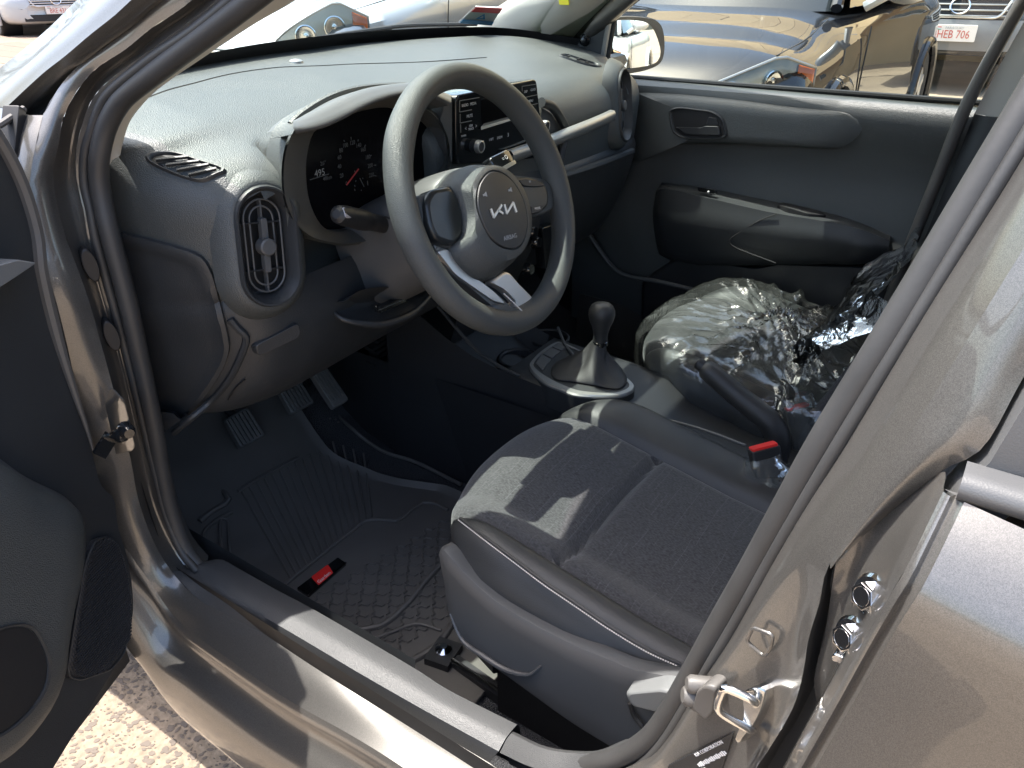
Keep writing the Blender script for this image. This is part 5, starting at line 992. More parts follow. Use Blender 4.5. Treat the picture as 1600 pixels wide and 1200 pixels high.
MB().tube(cr([D(1036, 290, .60), D(1100, 301, .598), D(1205, 324, .597)], 16), .0012, 6).build('armrest_seam', 'black', pd_)
MB().prism(rnd([D(a, b, .570) for a, b in ((1090, 294), (1118, 298), (1119, 304), (1092, 300))], .002), V(.01, 0, -.002), V(-.004, 0, .003), .001).build('window_switch', 'gloss_black', pd_)
MB().ball(D(1107, 300, .564), .0025, 6).build('switch_light', 'white_print', pd_)
lp = rnd([D(a, b, .60) for a, b in ((1000, 440), (1060, 400), (1180, 420), (1215, 412), (1330, 416), (1390, 420), (1385, 560), (1000, 560))], .02)
MB().prism(lp, V(.05, 0, 0), V(0, 0, 0), .012).build('door_pocket', 'trim_dark', pd_)
MB().tube(cr([D(a, b, .60) for a, b in ((912, 350), (935, 388), (970, 427), (1030, 440), (1092, 455), (1150, 470))], 24), .006, 8).build('pocket_lip', 'trim_grey', pd_)
MB().grid([[V(.664, y, .952), V(.664, y, 1.15), V(.60, y - .0, 1.38)] for y in (-.04, .3, .62, .93)]).build('window_pane', 'window_glass', pd_)
MB().tube(cr([V(.655, 1.0, .955), V(.655, .5, .958), V(.655, -.05, .962)], 20), .006, 8).build('belt_seal', 'black', pd_)
# rear edge seal and the pillar behind it
sA = [D(a, b, .602) for a, b in ((1650, -90), (1565, 60), (1510, 165), (1468, 270), (1420, 390), (1385, 480), (1350, 560))]
MB().tube(cr(sA, 40), .012, 10).build('passenger_seal', 'rubber', car)
sB = [p + V(.0, -.02, 0) for p in sA]; sC = [p + V(-.02, -.16, 0) for p in sA]
tp_, lo_ = [sB[0], sB[1], P(1522, 178, x=.615)], [P(1522, 178, x=.615)] + sB[3:]
MB().grid(railloft([tp_, [p + V(-.012, -.04, 0) for p in tp_], [p + V(-.012, -.12, 0) for p in tp_], [p + V(.03, -.2, 0) for p in tp_]], 16, 4)).build('passenger_pillar', 'pillar_trim', car)
MB().grid(railloft([lo_, [p + V(-.018, -.04, 0) for p in lo_], [p + V(-.018, -.14, 0) for p in lo_], [p + V(.03, -.24, 0) for p in lo_]], 16, 4)).build('lower_pillar_trim', 'trim_dark', car)
# corner sail with mirror adjuster, door mirror
sl_ = [P(a, b, x=.632) for a, b in ((874, 82), (882, 62), (905, 38), (930, 20), (958, 3), (952, 30), (944, 65), (936, 105), (905, 93))]
sail = MB().prism(rnd(sl_, .008), V(.02, 0, 0), V(-.004, 0, 0), .003).build('corner_sail', 'trim_dark', pd_)
MB().lathe([(.014, -.004), (.014, .004), (.012, .006), (.010, .004), (.007, .006), (.006, .020), (0, .022)], P(914, 62, x=.626), V(-1, -.3, 0), 22).build('mirror_adjuster', 'gloss_black', pd_)
MB().tube([P(958, 0, x=.628), P(949, 50, x=.63), P(939, 108, x=.632)], .007, 8).build('window_guide', 'satin', pd_)
MB().tube([P(966, -4, x=.635), P(956, 50, x=.64), P(946, 108, x=.64)], .007, 8).build('window_guide', 'black', pd_)
YM = .98
mo = cr([P(a, b, y=YM) for a, b in ((954, 32), (966, 27), (1000, 27), (1026, 34), (1035, 52), (1036, 80), (1030, 98), (1012, 108), (985, 114), (968, 110), (956, 80))], 50, True); mc = mo.mean(0)
mi = cr([P(a, b, y=YM) for a, b in ((955, 36), (968, 31), (995, 31), (1008, 38), (1014, 58), (1016, 82), (1010, 98), (992, 106), (970, 108), (960, 95), (955, 65))], 50, True); mic = mi.mean(0)
dm = MB().grid([list(mc + (mo - mc) * k + V(0, d, 0)) for k, d in ((.15, .11), (.6, .10), (.9, .07), (1.02, .03), (1.03, .005), (1.0, -.004))] + [list(mi * 1.0 + V(0, -.002, 0)), list(mic + (mi - mic) * .97 + V(0, .008, 0))], cu=True).build('door_mirror', 'trim_dark', pd_, label='passenger door mirror with white car in its glass')
nM = unit(V(-.274, -.96, .05)); g = []
MB().fan([PL_p for PL_p in [p + V(0, .004 - ((p - mic) @ V(nM[0], 0, nM[2])) / nM[1], 0) for p in mic + (mi - mic) * .97]]).build('mirror_glass', 'mirror', dm, smooth=False)
MB().tube([P(946, 100, x=.645), mc + V(-.03, .03, -.04)], .02, 8).build('mirror_foot', 'trim_dark', dm)
# sticker inside the windscreen
k0, k1, k2, k3 = P(742, 9, y=1.17), P(783, 11, y=1.15), P(766, 38, y=1.19), P(716, 34, y=1.21)
nn = V(0, -.003, -.002)
stk_ = MB().add([k0 + nn, k1 + nn, k2 + nn, k3 + nn, k0, k1, k2, k3], [(0, 1, 2, 3), (4, 7, 6, 5), (0, 4, 5, 1), (2, 6, 7, 3)]).build('inspection_sticker', 'white_print', wind, smooth=False)
def kk(u, v): return (k0 * (1 - u) + k1 * u) * (1 - v) + (k3 * (1 - u) + k2 * u) * v + nn * 1.4
MB().add([kk(0, 0), kk(1, 0), kk(1, .30), kk(0, .30)], [(0, 1, 2, 3)]).build('sticker_red', 'red', stk_, smooth=False); MB().add([kk(0, .76), kk(1, .76), kk(1, 1), kk(0, 1)], [(0, 1, 2, 3)]).build('sticker_blue', 'blue_print', stk_, smooth=False)
MB().add([kk(.5, .36), kk(.66, .68), kk(.34, .68), kk(.5, .46), kk(.57, .62), kk(.43, .62)], [(0, 1, 4, 3), (1, 2, 5, 4), (2, 0, 3, 5)]).build('sticker_triangle', 'blue_print', stk_, smooth=False)
# ================================================================== driver door, swung open
HD = V(-.775, .90, 0); dd = unit(V(-.91, -.415, 0)); dn = V(.415, -.91, 0); dn = unit(dn)
def FD(px, py, o=0.): return PL(px, py, HD + dn * o, dn)
def DS(s_, z, o=0.): return HD + dd * s_ + V(0, 0, z) + dn * o
ed = [FD(a, b) for a, b in ((-60, 130), (-30, 178), (0, 225), (20, 262), (36, 300), (50, 345), (57, 380), (60, 415), (66, 445), (74, 480), (90, 540), (112, 610), (134, 675), (147, 720), (158, 758), (178, 780), (184, 822), (197, 865), (205, 905), (208, 950), (203, 985), (192, 1018), (170, 1058), (120, 1140), (80, 1205))]
ed = cr(ed, 70); far = [V(*(HD + dd * 1.02)[:2], p[2]) for p in ed]
zt = ed[0][2]; rows = [[a + (b - a) * t - dn * (.0 if t > 0.0 else .0) for t in (0, .03, .1, .3, .6, 1)] for a, b in zip(ed, far)]
fd = MB().grid(rows).grid([[p, p - dn * .012, p - dn * .05 + dd * .004, p - dn * .075 + dd * .03] for p in ed]).build('driver_door', 'trim', car, label='open driver door seen from inside, dark trim panel at the left edge')
MB().tube(ed[:34] + dn * .003, [.007] * 20 + list(np.linspace(.007, .0015, 14)), 8).build('panel_edge', 'rubber', fd)
sh = [(HD + V(.006, .0, 0)) + V(0, 0, z) - dn * .03 for z in (.26, .5, .8, .97)]
MB().prism([DS(-.004, .262, -.03), DS(-.004, .985, -.03), DS(1.03, .985, -.03), DS(1.04, .6, -.03), DS(1.0, .262, -.03)], -dn * .09, -dn * .02, .0).build('door_shell', 'paint_grey', fd, smooth=False)
se = [FD(a, b, -.018) for a, b in ((66, 424), (74, 436), (80, 455), (98, 522), (120, 600), (134, 660), (126, 668), (108, 620), (88, 566), (72, 500), (58, 464), (68, 446))]
MB().prism(cr(se, 40, True), -dn * .02, dn * .002, .002).build('door_edge', 'rubber', fd)
# light ledge, map pocket, speaker
MB().prism(rnd([FD(a, b, .03) for a, b in ((-60, 425), (0, 412), (24, 405), (54, 410), (28, 428), (0, 446), (-60, 480))], .004), -dn * .03, dn * .004, .003).build('pull_ledge', 'ledge', fd)
pk = [FD(a, b, .012) for a, b in ((-90, 690), (-20, 705), (40, 745), (100, 775), (118, 800), (120, 850), (112, 905), (100, 960), (92, 1010), (86, 1060), (60, 1120), (0, 1190), (-90, 1240), (-160, 1240), (-180, 900), (-150, 720))]
pk = cr(pk, 60, True); MB().pillow(pk, dn, .036, 12, .45, .02).build('map_pocket', 'dash', fd)  # lighter plastic than the door, its lit sheen put into the colour
po = [FD(a, b, .050) for a, b in ((-70, 1000), (-20, 990), (20, 978), (48, 980), (64, 1000), (77, 1035), (72, 1075), (45, 1115), (0, 1150), (-60, 1170), (-110, 1120), (-110, 1040))]
po = cr(po, 50, True); pcn = po.mean(0); MB().grid([list(pcn + (po - pcn) * k + dn * d) for k, d in ((1.06, -.006), (1.02, .001), (.98, .0), (.95, -.015), (.9, -.06))], cu=True).build('pocket_mouth', 'trim', fd)
MB().fan([pcn + (p - pcn) * .96 - dn * .001 for p in po]).build('pocket_shade', 'black', fd)  # flat black sheet, shade of the pocket opening put in as colour
sp = [FD(a, b, .006) for a, b in ((146, 846), (164, 838), (180, 847), (194, 880), (203, 930), (202, 985), (192, 1022), (172, 1046), (125, 1062), (108, 1058), (105, 1045), (118, 960), (132, 880))]
sp = cr(rnd(sp, .006, 3), 70, True); spc = sp.mean(0)
MB().pillow(sp, dn, .006, 6, .3, .01).build('speaker_grille', 'speaker_mesh', fd, label='ribbed black speaker grille low on the open door')
MB().tube(sp + dn * .001, .0016, 6, closed=True).build('grille_rim', 'trim', fd)
gl_ = MB(); sn = sp
for k in range(44):
    z = .0
    py = 846 + k * 4.9; A_, B_ = None, None
    hits = []
    for i in range(len(sn)):
        a, b = sn[i], sn[(i + 1) % len(sn)]; ka_, kb_ = a[2], b[2]; zz = FD(150, py, .006)[2]
        if (ka_ - zz) * (kb_ - zz) < 0: t = (zz - ka_) / (kb_ - ka_); hits.append(a + (b - a) * t)
    if len(hits) >= 2: gl_.tube([hits[0] * .96 + hits[1] * .04 + dn * .006, (hits[0] + hits[1]) / 2 + dn * .0075, hits[1] * .96 + hits[0] * .04 + dn * .006], .0010, 5)
o = gl_.build('grille_ribs', 'speaker_mesh', fd)
# window channel, glass and frame of the open door
MB().prism(rnd([FD(a, b, -.02) for a, b in ((30, 164), (41, 171), (40, 215), (36, 275), (22, 240), (26, 200))], .002), -dn * .02, dn * .0, .002).build('window_channel', 'black', fd)
MB().tube(cr([FD(37, 170, -.03), FD(2, 192, -.03), FD(-40, 196, -.03), DS(.45, 1.24, -.035), DS(.55, 1.38, -.045), DS(.85, 1.40, -.05), DS(1.0, 1.30, -.045), DS(1.05, .97, -.03)], 40), [.004] * 6 + [.009] * 4 + [.016] * 30, 8).build('window_frame', 'rubber', fd)
MB().add([DS(.04, .97, -.04), DS(1.03, .97, -.04), DS(.99, 1.30, -.05), DS(.85, 1.39, -.055), DS(.58, 1.36, -.05), DS(.45, 1.23, -.045), FD(-40, 198, -.04), FD(2, 194, -.04)], [(0, 1, 2, 3, 4, 5, 6)]).build('window_pane', 'window_glass', fd, smooth=False)
# ================================================================== ground
gr = MB().grid([[V(x, y, 0) for x in (-200, -30, -5, 0, 5, 15, 40, 300)] for y in (-200, -30, -5, 0, 5, 15, 40, 300)]).build('ground', 'ground_concrete', None, smooth=False); gr['kind'] = 'structure'
# exposed stones in the concrete beside the sill
pb = MB()
for _ in range(3400):
    x, y = random.uniform(-1.05, -.62), random.uniform(.60, 1.35); a = random.gauss(2.2, .5); l = .0018 + .0065 * random.random() ** 2.2; w_ = l * random.uniform(.35, .8)
    c, s_ = math.cos(a), math.sin(a); k = 6
    ring = [V(x + c * l * math.cos(t) - s_ * w_ * math.sin(t), y + s_ * l * math.cos(t) + c * w_ * math.sin(t), 0) for t in np.linspace(0, 2 * math.pi, k, endpoint=False)]
    pb.grid([[p + V(0, 0, -.002) for p in ring], [p * 1.0 + V(0, 0, .0008) for p in ring]], cu=True); pb.fan([p + V(0, 0, .0008) for p in ring], V(x, y, .0014))
o = pb.build('ground_stones', 'stone', None); o['kind'] = 'stuff'; o['label'] = 'small dark stones showing in the worn concrete by the sill'; o['category'] = 'stones'
# paving slabs in the yard beyond the bonnet
gpts = [P(a, b, z=0) for a, b in ((0, 110), (0, 20), (140, 20), (140, 90))]
u_ = unit(P(150, 62, z=0) - P(0, 47, z=0)); u_[2] = 0; v_ = V(-u_[1], u_[0], 0)
n_ = 0; pv = {}
cen = P(60, 60, z=0)
for nm in 'abc':
    me = MB().prism([V(-.595, -.195, 0), V(.595, -.195, 0), V(.595, .195, 0), V(-.595, .195, 0)], V(0, 0, -.02), V(0, 0, .03), .006); pv[nm] = me
meshes = {}
for j in range(-12, 14):
    for i in range(-5, 6):
        c = cen + u_ * (1.2 * i + (.6 if j % 2 else 0)) + v_ * (.40 * j)
        q_ = c - CAM; w__ = q_ @ _f
        if w__ < 1: continue
        sx_, sy_ = 800 + FPX * (q_ @ _r) / w__, 600 - FPX * (q_ @ _u) / w__
        if sx_ < -90 or sx_ > 230 or sy_ < -20 or sy_ > 170: continue
        nm = random.choice('abc')
        if nm not in meshes:
            o = pv[nm].build('paving_slab', 'paver_' + nm, gr, smooth=False); meshes[nm] = o.data
        else:
            o = bpy.data.objects.new('paving_slab', meshes[nm]); SC.collection.objects.link(o); o.parent = gr
        o.location = (c[0], c[1], -.022 + random.uniform(0, .004)); o.rotation_euler = (0, 0, math.atan2(u_[1], u_[0]) + random.uniform(-.003, .003))

# ================================================================== other cars in the yard
def car_at(name, label, loc, rz, body, style='saloon', plate_txt=None, W2=.87, L=4.4, hz=(.62, .74, .80, .90, .98), grp='cars parked in the yard', lamp=True, mirror_m=None, lh=1.0):
    t = thing(name, label, 'car', loc, rz, grp)
    suv = style == 'suv'; up_ = .18 if suv else 0
    st = [(-.00, .50, .30, .50, .56), (-.03, .66, .24, .58, .66), (-.10, .76, .22, .66, hz[0] + .06), (-.22, .82, .21, hz[1] - .05, hz[1] + .02), (-.45, W2 - .02, .20, hz[2] - .06, hz[2] + .03), (-.80, W2, .19, hz[3] - .09, hz[3]), (-1.15, W2, .19, hz[4] - .10, hz[4]), (-1.6, W2 - .005, .19, hz[4] - .06, hz[4]), (-2.4, W2, .19, hz[4] - .04, hz[4] + .01), (-3.3, W2, .19, hz[4] - .03, hz[4] + .02), (-L + .3, W2 - .05, .22, hz[4] - .05, hz[4]), (-L + .05, W2 - .15, .28, hz[4] - .1, hz[4] - .05), (-L, W2 - .22, .35, hz[4] - .2, hz[4] - .15)]
    rows = []
    for x, w_, z0, zs, zc in st:
        z0 += up_ * .8; zs += up_; zc += up_
        half = [(0, z0), (w_ * .75, z0), (w_ * .95, z0 + .06), (w_ * .995, z0 + .18), (w_, (z0 + zs) / 2 + .03), (w_ * .985, zs - .07), (w_ * .95, zs - .015), (w_ * .90, zs + .012), (w_ * .82, zs + .3 * (zc - zs) + .012), (w_ * .55, zs + .82 * (zc - zs) + .005), (0, zc)]
        ring = [V(x - .12 * (abs(y_) / .8) ** 2 * (1 if x > -.3 else 0), y_, z) for y_, z in half] + [V(x - .12 * (abs(y_) / .8) ** 2 * (1 if x > -.3 else 0), -y_, z) for y_, z in half[-2:0:-1]]
        rows.append(ring)
    g = loft(rows, 64, 7, True); wr = .33 + .04 * suv; wz = wr; fx = -.86; rx = fx - (2.6 if L > 4 else 2.4)
    b = MB(); n, m_ = len(g), 64; F = []; vv = [p for r_ in g for p in r_]
    for i in range(n - 1):
        for j in range(m_):
            idx = (i * m_ + j, i * m_ + (j + 1) % m_, (i + 1) * m_ + (j + 1) % m_, (i + 1) * m_ + j); c = sum(vv[k] for k in idx) / 4
            if abs(c[1]) > W2 * .72 and any((c[0] - wx) ** 2 + (c[2] - wz) ** 2 < (wr + .045) ** 2 for wx in (fx, rx)): continue
            F.append(idx)
    b.add(vv, F); b.fan(g[0]); b.fan(g[-1]); bo = b.build('body', body, t)
    for wx in (fx, rx):
        for sy in (-1, 1):
            arc = [V(wx + (wr + .05) * math.cos(a), sy * (W2 + .003), wz + (wr + .05) * math.sin(a)) for a in np.linspace(-.35, math.pi + .35, 26)]
            MB().tube(arc, .028, 8).build('arch_lip', body, t)
            MB().lathe([(wr + .04, 0), (wr + .04, -.32), (0, -.32)], V(wx, sy * (W2 - .02), wz), V(0, sy, 0), 26).build('wheel_well', 'black', t)
            wo = MB().lathe([(wr * .62, .0), (wr * .7, .01), (wr * .92, .01), (wr * .99, -.02), (wr, -.08), (wr * .98, -.2), (wr * .6, -.2)], V(wx, sy * (W2 - .015), wz), V(0, sy, 0), 34).build('wheel', 'tyre', t)
            rm = MB().lathe([(wr * .63, .0), (wr * .60, -.012), (wr * .58, -.05), (.0, -.06)], V(wx, sy * (W2 - .015), wz), V(0, sy, 0), 30)
            for k in range(5):
                a = 2 * math.pi * k / 5; rm.box(V(wx + .3 * wr * math.cos(a), sy * (W2 - .02), wz + .3 * wr * math.sin(a)), V(math.cos(a), 0, math.sin(a)) * wr * .29, V(-math.sin(a), 0, math.cos(a)) * .03, V(0, .012, 0))
            rm.build('rim', 'silver', wo)
    zc = hz[4] + up_
    # cabin
    rf = 1.46 + up_ * 1.3; ca = [[V(-1.12, w_, zc - .03), V(-1.30, w_ * .99, zc + .0)] for w_ in (.7,)]
    def ring2(x0_, z_, w_): return [V(x0_, w_ * s_, z_) for s_ in np.linspace(-1, 1, 15)]
    A = [ring2(-1.10, zc - .02, .70), ring2(-1.45, zc + (rf - zc) * .50, .66), ring2(-1.80, rf - .06, .60), ring2(-1.95, rf, .56), ring2(-2.6, rf + .02, .55), ring2(-3.2, rf - .01, .54), ring2(-3.5, rf - .10, .54), ring2(-3.95 if L > 4.2 else -3.7, zc + .02, .64)]
    for r_ in A[:2]:
        for i, p in enumerate(r_): p[0] -= .22 * (abs(p[1]) / .7) ** 2
    MB().grid(loft(A[:3], 24, 5)).build('windscreen', 'dark_glass', t)
    MB().grid(loft(A[2:7], 24, 5)).build('roof', body, t); MB().grid(loft(A[6:], 24, 3)).build('rear_window', 'dark_glass', t)
    for sy in (-1, 1):
        top = [V(-1.80, sy * .605, rf - .06), V(-2.0, sy * .575, rf - .015), V(-2.6, sy * .56, rf), V(-3.2, sy * .55, rf - .03), V(-3.5, sy * .55, rf - .11), V(-3.9 if L > 4.2 else -3.65, sy * .64, zc + .02)]
        bot = [V(-1.28, sy * .76, zc), V(-1.7, sy * .80, zc + .01), V(-2.4, sy * .81, zc + .015), V(-3.1, sy * .80, zc + .02), V(-3.5, sy * .77, zc + .02), V(-3.9 if L > 4.2 else -3.7, sy * .68, zc + .015)]
        MB().grid(loft([bot, top], 24, 4)).build('side_window', 'dark_glass', t)
        MB().tube(cr([V(-1.18, sy * .72, zc), V(-1.5, sy * .67, zc + .55 * (rf - zc)), V(-1.82, sy * .61, rf - .05), V(-2.6, sy * .57, rf), V(-3.3, sy * .56, rf - .04), V(-3.9 if L > 4.2 else -3.65, sy * .65, zc + .02)], 36), .028, 8).build('roof_pillar', body, t)
        MB().tube([V(-2.35, sy * .815, zc), V(-2.35, sy * .57, rf - .01)], .03, 8).build('door_post', body, t)
        # mirror
        c = V(-1.42, sy * .98, zc + .09); mrr = MB().ball(c, (.07, .115, .075), 9).tube([c + V(0, -sy * .08, -.03), V(-1.42, sy * .80, zc + .0)], .025, 8).build('mirror', mirror_m or body, t)
        # bonnet gap, door gap
        MB().tube(cr([V(x, sy * w_ * .80, zs + up_ + .30 * (zc_ - zs) + .017) for x, w_, z0, zs, zc_ in (st[4], st[5], st[6])], 20), .004, 6).build('panel_gap', 'black', t)
        MB().tube(cr([V(-1.32, sy * (W2 + .001), zc - .08), V(-1.30, sy * (W2 + .002), zc - .35), V(-1.36, sy * (W2 + .0), .32 + up_)], 16), .004, 6).build('panel_gap', 'black', t)
        if lamp:
            # headlamp: glass shell over a bright reflector with round lamps
            def sh(u, v, d=0.):    # u along the lamp 0 (inner) .. 1 (outer), v 0 (low) .. 1 (high)
                return V(-.10 - .42 * u ** 1.4 + d * .6, sy * (.40 + .43 * u ** .72 + d * .35), hz[0] + up_ - .02 + .05 * u + v * lh * (.055 + .125 * min(1, u * 1.5) ** .7) * (1 - .55 * max(0, u - .7) / .3) + lh * .03 * max(0, u - .7) / .3)
            gl = [[sh(u, v, .050 - .028 * abs(2 * v - 1) ** 2) for u in np.linspace(0, 1, 14)] for v in np.linspace(0, 1, 7)]
            hl = MB().grid([[sh(u, v, .020) for u in np.linspace(0, 1, 14)] for v in np.linspace(0, 1, 7)]).build('headlamp', 'lamp_back', t)
            MB().grid(gl).build('lamp_glass', 'lens_glass', hl)
            for u in (.32, .64):
                du, dv = sh(u + .05, .5) - sh(u - .05, .5), sh(u, .6) - sh(u, .4); nb__ = unit(np.cross(du, dv)); nb__ = nb__ if nb__[0] > 0 else -nb__
                MB().lathe([(.046 * lh, .0), (.046 * lh, .010), (.042 * lh, .012), (.038 * lh, .004), (.020, .001), (.012, .003), (.010, .012), (0, .013)], sh(u, .48, .020), nb__, 26).build('lamp_bowl', 'chrome', hl)
            MB().grid([[sh(u, v, .032) for u in np.linspace(.84, .99, 5)] for v in np.linspace(.12, .92, 5)]).build('turn_lamp', 'amber', hl)
            MB().tube([sh(u, v, .024) for u, v in [(a, 0) for a in np.linspace(0, 1, 12)] + [(1, .5)] + [(a, 1) for a in np.linspace(1, 0, 12)]], .006, 6, closed=True).build('lamp_rim', 'satin', hl)
    # grille, bumper intake, plate
    gz = .56 + up_ if not suv else .78
    def nose(y_, z): return V(.006 - .12 * (abs(y_) / .8) ** 2 - max(0, z - .60 - up_) * .35 - (.035 * max(0, (abs(y_) - .3) / .3)), y_, z)
    gr_ = MB().grid([[nose(y_, z) + V(.012, 0, 0) for y_ in np.linspace(-.42, .42, 15)] for z in np.linspace(gz - .05, gz + .11, 4)]).build('grille', 'black', t)
    nb_ = 4 if suv else 5
    for k in range(nb_): MB().tube([nose(y_, gz - .045 + .15 * k / (nb_ - 1)) + V(.022, 0, 0) for y_ in np.linspace(-.42, .42, 13)], .009, 6).build('grille_bar', 'satin' if suv else 'silver', gr_)
    MB().tube([nose(y_, z) + V(.02, 0, 0) for y_, z in rnd([V(-.45, gz + .12, 0), V(.45, gz + .12, 0), V(.36, gz - .06, 0), V(-.36, gz - .06, 0)], .05)[:] for y_, z in [(y_[0], y_[1])]] if False else [nose(q_[0], q_[1]) + V(.02, 0, 0) for q_ in rnd([V(-.45, gz + .12, 0), V(.45, gz + .12, 0), V(.36, gz - .06, 0), V(-.36, gz - .06, 0)], .06)], .013, 8, closed=True).build('grille_frame', 'silver', gr_)
    MB().tube([nose(.085 * math.cos(a), gz + .04 + .07 * math.sin(a)) + V(.03, 0, 0) for a in np.linspace(0, 2 * math.pi, 26, endpoint=False)], .010, 8, closed=True).build('emblem_ring', 'chrome', gr_)
    MB().grid([[nose(y_, z) + V(.010, 0, 0) for y_ in np.linspace(-.55, .55, 13)] for z in np.linspace(.26 + up_ * .8, .37 + up_ * .8, 3)]).build('lower_intake', 'black', t)
    if suv:
        MB().grid([[nose(y_, z) + V(.03 + .02 * math.sin(k * math.pi / 4), 0, 0) for y_ in np.linspace(-.72, .72, 17)] for k, z in enumerate(np.linspace(.42, .70, 5))]).build('bumper', 'bumper_grey', t)
    if plate_txt:
        pz = .58 if suv else .44; pc = nose(0, pz) + V(.075 if suv else .03, 0, 0); hh = .065 if not suv else .075; ww = .20
        pl_ = MB().prism(rnd([pc + V(0, a * ww, b_ * hh) for a, b_ in ((-1, -1), (1, -1), (1, 1), (-1, 1))], .012), V(-.03, 0, 0), V(.004, 0, 0), .002).build('number_plate', 'plate_face', t)
        text('plate_number', plate_txt, .105, pc + V(.0055, 0, -.014), V(0, 1, 0), V(0, 0, 1), 'plate_red', pl_, .0006, sx=.78)
        text('plate_country', 'PARAGUAY', .032, pc + V(.0055, .0, .046), V(0, 1, 0), V(0, 0, 1), 'dim_print', pl_, .0005)
        for dz, mm in ((.052, 'plate_red'), (.042, 'white_print'), (.033, 'plate_green')): MB().box(pc + V(.005, -.145, dz), V(.001, 0, 0), V(0, .028, 0), V(0, 0, .0045)).build('plate_flag', mm, pl_, smooth=False)
    return t
PI_ = math.pi
car_at('dark_car', 'glossy black car with long bonnet parked beside the passenger window', (2.02, 1.74, 0), PI_, 'paint_dark', hz=(.66, .80, .86, .93, 1.0), mirror_m='paint_silver')
car_at('silver_car', 'silver saloon with clear headlamp seen through the windscreen', (2.42, 4.72, 0), PI_, 'paint_silver', hz=(.69, .86, .92, 1.01, 1.07), lh=1.5)
car_at('pickup_truck', 'dark grey pickup truck with red and white number plate behind the black car', (8.3, 1.05, 0), PI_ + .12, 'paint_charcoal', style='suv', plate_txt='HEB 706', W2=.90, L=5.0)
p3 = P(98, 8, z=.5); car_at('white_car', 'pale car with barred grille far off beyond the bonnet', (p3[0] - .25, p3[1] - .25, 0), math.atan2(-p3[1], -p3[0] - 1.15) + .25, 'paint_white', plate_txt='BRE 431', W2=.86)
# the white car that the passenger mirror shows
car_at('parked_saloon', 'white saloon standing behind the hatchback, seen only in the passenger mirror', (4.4, -6.6, 0), PI_ * .72, 'paint_white')
# ================================================================== yard buildings and trees
bl = thing('yard_building', 'tan painted brick building behind the parked cars', 'building', (11.8, -1.2, 0))
MB().box(V(3, 0, 1.9), V(3, 0, 0), V(0, 6.5, 0), V(0, 0, 1.9)).build('wall', 'wall_tan', bl, smooth=False)
for k in range(9): MB().box(V(-.06, -6 + 1.5 * k, 1.9), V(.06, 0, 0), V(0, .18, 0), V(0, 0, 1.9)).build('pilaster', 'wall_tan_b', bl, smooth=False)
for k in range(17):        # lean-to roof of tan sheets that slopes down towards the yard
    y0 = -6.9 + k; rs_ = [V(-1.0, y0, 2.6), V(9.0, y0, 14.), V(9.0, y0 + .97, 14.), V(-1.0, y0 + .97, 2.6)]; dz_ = V(0, 0, .03 + .02 * (k % 2))
    MB().add([p + dz_ for p in rs_] + [p - V(0, 0, .06) for p in rs_], [(0, 1, 2, 3), (7, 6, 5, 4), (0, 4, 5, 1), (1, 5, 6, 2), (2, 6, 7, 3), (3, 7, 4, 0)]).build('roof_sheet', ('wall_tan', 'wall_tan_b')[k % 2], bl, smooth=False)
for k in range(4):
    f = MB().box(V(-.02, -4.5 + 3 * k, 1.9), V(.05, 0, 0), V(0, .55, 0), V(0, 0, .5)).build('window', 'wall_white', bl, smooth=False); MB().box(V(-.05, -4.5 + 3 * k, 1.9), V(.03, 0, 0), V(0, .48, 0), V(0, 0, .43)).build('pane', 'dark_glass', f, smooth=False)
fn = thing('yard_fence', 'red framed fence with pale panels at the far edge of the yard', 'fence', (7.0, 19.0, 0))
pf = P(20, 14, z=0); fn.location = (pf[0], pf[1], 0); fn.rotation_euler = (0, 0, math.atan2(u_[1], u_[0]))
for k in range(-6, 7):
    MB().box(V(k * 1.05, 0, .9), V(.05, 0, 0), V(0, .05, 0), V(0, 0, .9)).build('post', 'rust_red', fn, smooth=False)
    if k < 6: MB().box(V(k * 1.05 + .525, .02, .95), V(.47, 0, 0), V(0, .012, 0), V(0, 0, .75)).build('panel', 'wall_white', fn, smooth=False)
MB().box(V(0, 0, .12), V(6.4, 0, 0), V(0, .045, 0), V(0, 0, .07)).build('rail', 'rust_red', fn, smooth=False)
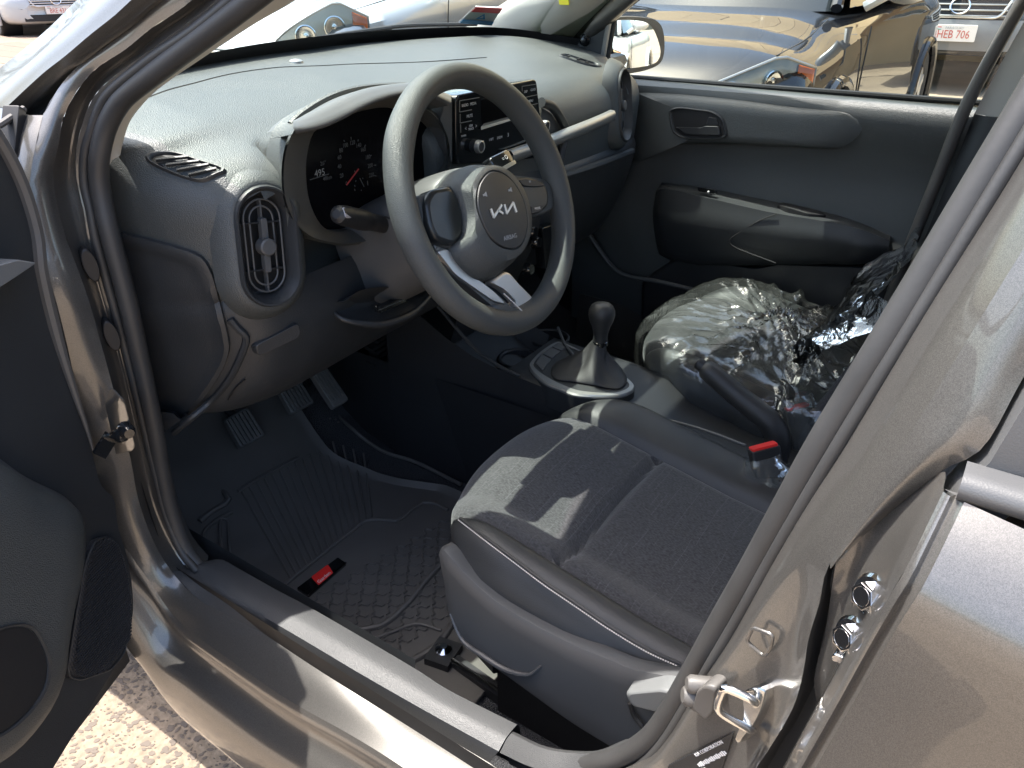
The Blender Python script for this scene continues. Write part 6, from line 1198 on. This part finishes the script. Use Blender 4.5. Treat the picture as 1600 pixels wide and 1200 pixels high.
# shed behind the camera side, reflected in the mirror and paint
sh_ = thing('yard_shed', 'long open shed with dark roof across the yard behind the hatchback', 'shed', (0, -13, 0))
MB().box(V(0, -2.5, 3.2), V(9, 0, 0), V(0, 2.8, 0), V(0, 0, .1)).build('roof', 'roof_dark', sh_, smooth=False); MB().box(V(0, -5, 1.5), V(9, 0, 0), V(0, .1, 0), V(0, 0, 1.5)).build('wall', 'wall_white', sh_, smooth=False)
for k in range(5): MB().box(V(-8 + 4 * k, .0, 1.55), V(.09, 0, 0), V(0, .09, 0), V(0, 0, 1.55)).build('post', 'rust_red', sh_, smooth=False)
def tree(name, label, loc, hgt, rad, n=2600):
    t = thing(name, label, 'tree', loc, 0, 'trees round the yard'); tr = MB().tube(cr([V(0, 0, -.1), V(.05, .03, hgt * .25), V(-.04, .08, hgt * .5), V(.06, 0, hgt * .8)], 14), np.linspace(.22, .06, 14), 10)
    for k in range(7):
        a = k * 2.4; z = hgt * (.38 + .06 * k); tr.tube(cr([V(0, 0, z), V(math.cos(a) * rad * .4, math.sin(a) * rad * .4, z + hgt * .12), V(math.cos(a) * rad * .75, math.sin(a) * rad * .75, z + hgt * .2)], 8), np.linspace(.08, .02, 8), 6)
    tr.build('trunk', 'bark', t); rg = np.random.default_rng(int(abs(loc[0] * 10)))
    cl_ = [(rg.normal(size=3) * V(rad * .5, rad * .5, hgt * .16) + V(0, 0, hgt * .72)) for _ in range(38)]
    vs = [[], [], []]
    for i in range(n):
        c = cl_[rg.integers(len(cl_))] + rg.normal(size=3) * rad * .14; a = unit(rg.normal(size=3)); b_ = unit(np.cross(a, rg.normal(size=3))); s_ = rg.uniform(.06, .13)
        vs[rg.integers(3)].append((c - a * s_, c + b_ * s_ * .5, c + a * s_, c - b_ * s_ * .5))
    for k in range(3):
        m_ = MB(); q = [p for f_ in vs[k] for p in f_]; m_.add(q, [(4 * i, 4 * i + 1, 4 * i + 2, 4 * i + 3) for i in range(len(vs[k]))]); o = m_.build('foliage', 'leaf_%d' % k, t, smooth=False)
    return t
tree('yard_tree', 'broad leafy tree beyond the silver car, mirrored in the black bonnet', (11.5, 12.4, 0), 7.5, 2.6)
tree('yard_tree', 'taller leafy tree farther along the fence beside the building', (14.5, 15.5, 0), 9.0, 3.0)
tree('yard_tree', 'leafy tree at the far end of the paved yard', (3.0, 24.0, 0), 7.0, 2.8)
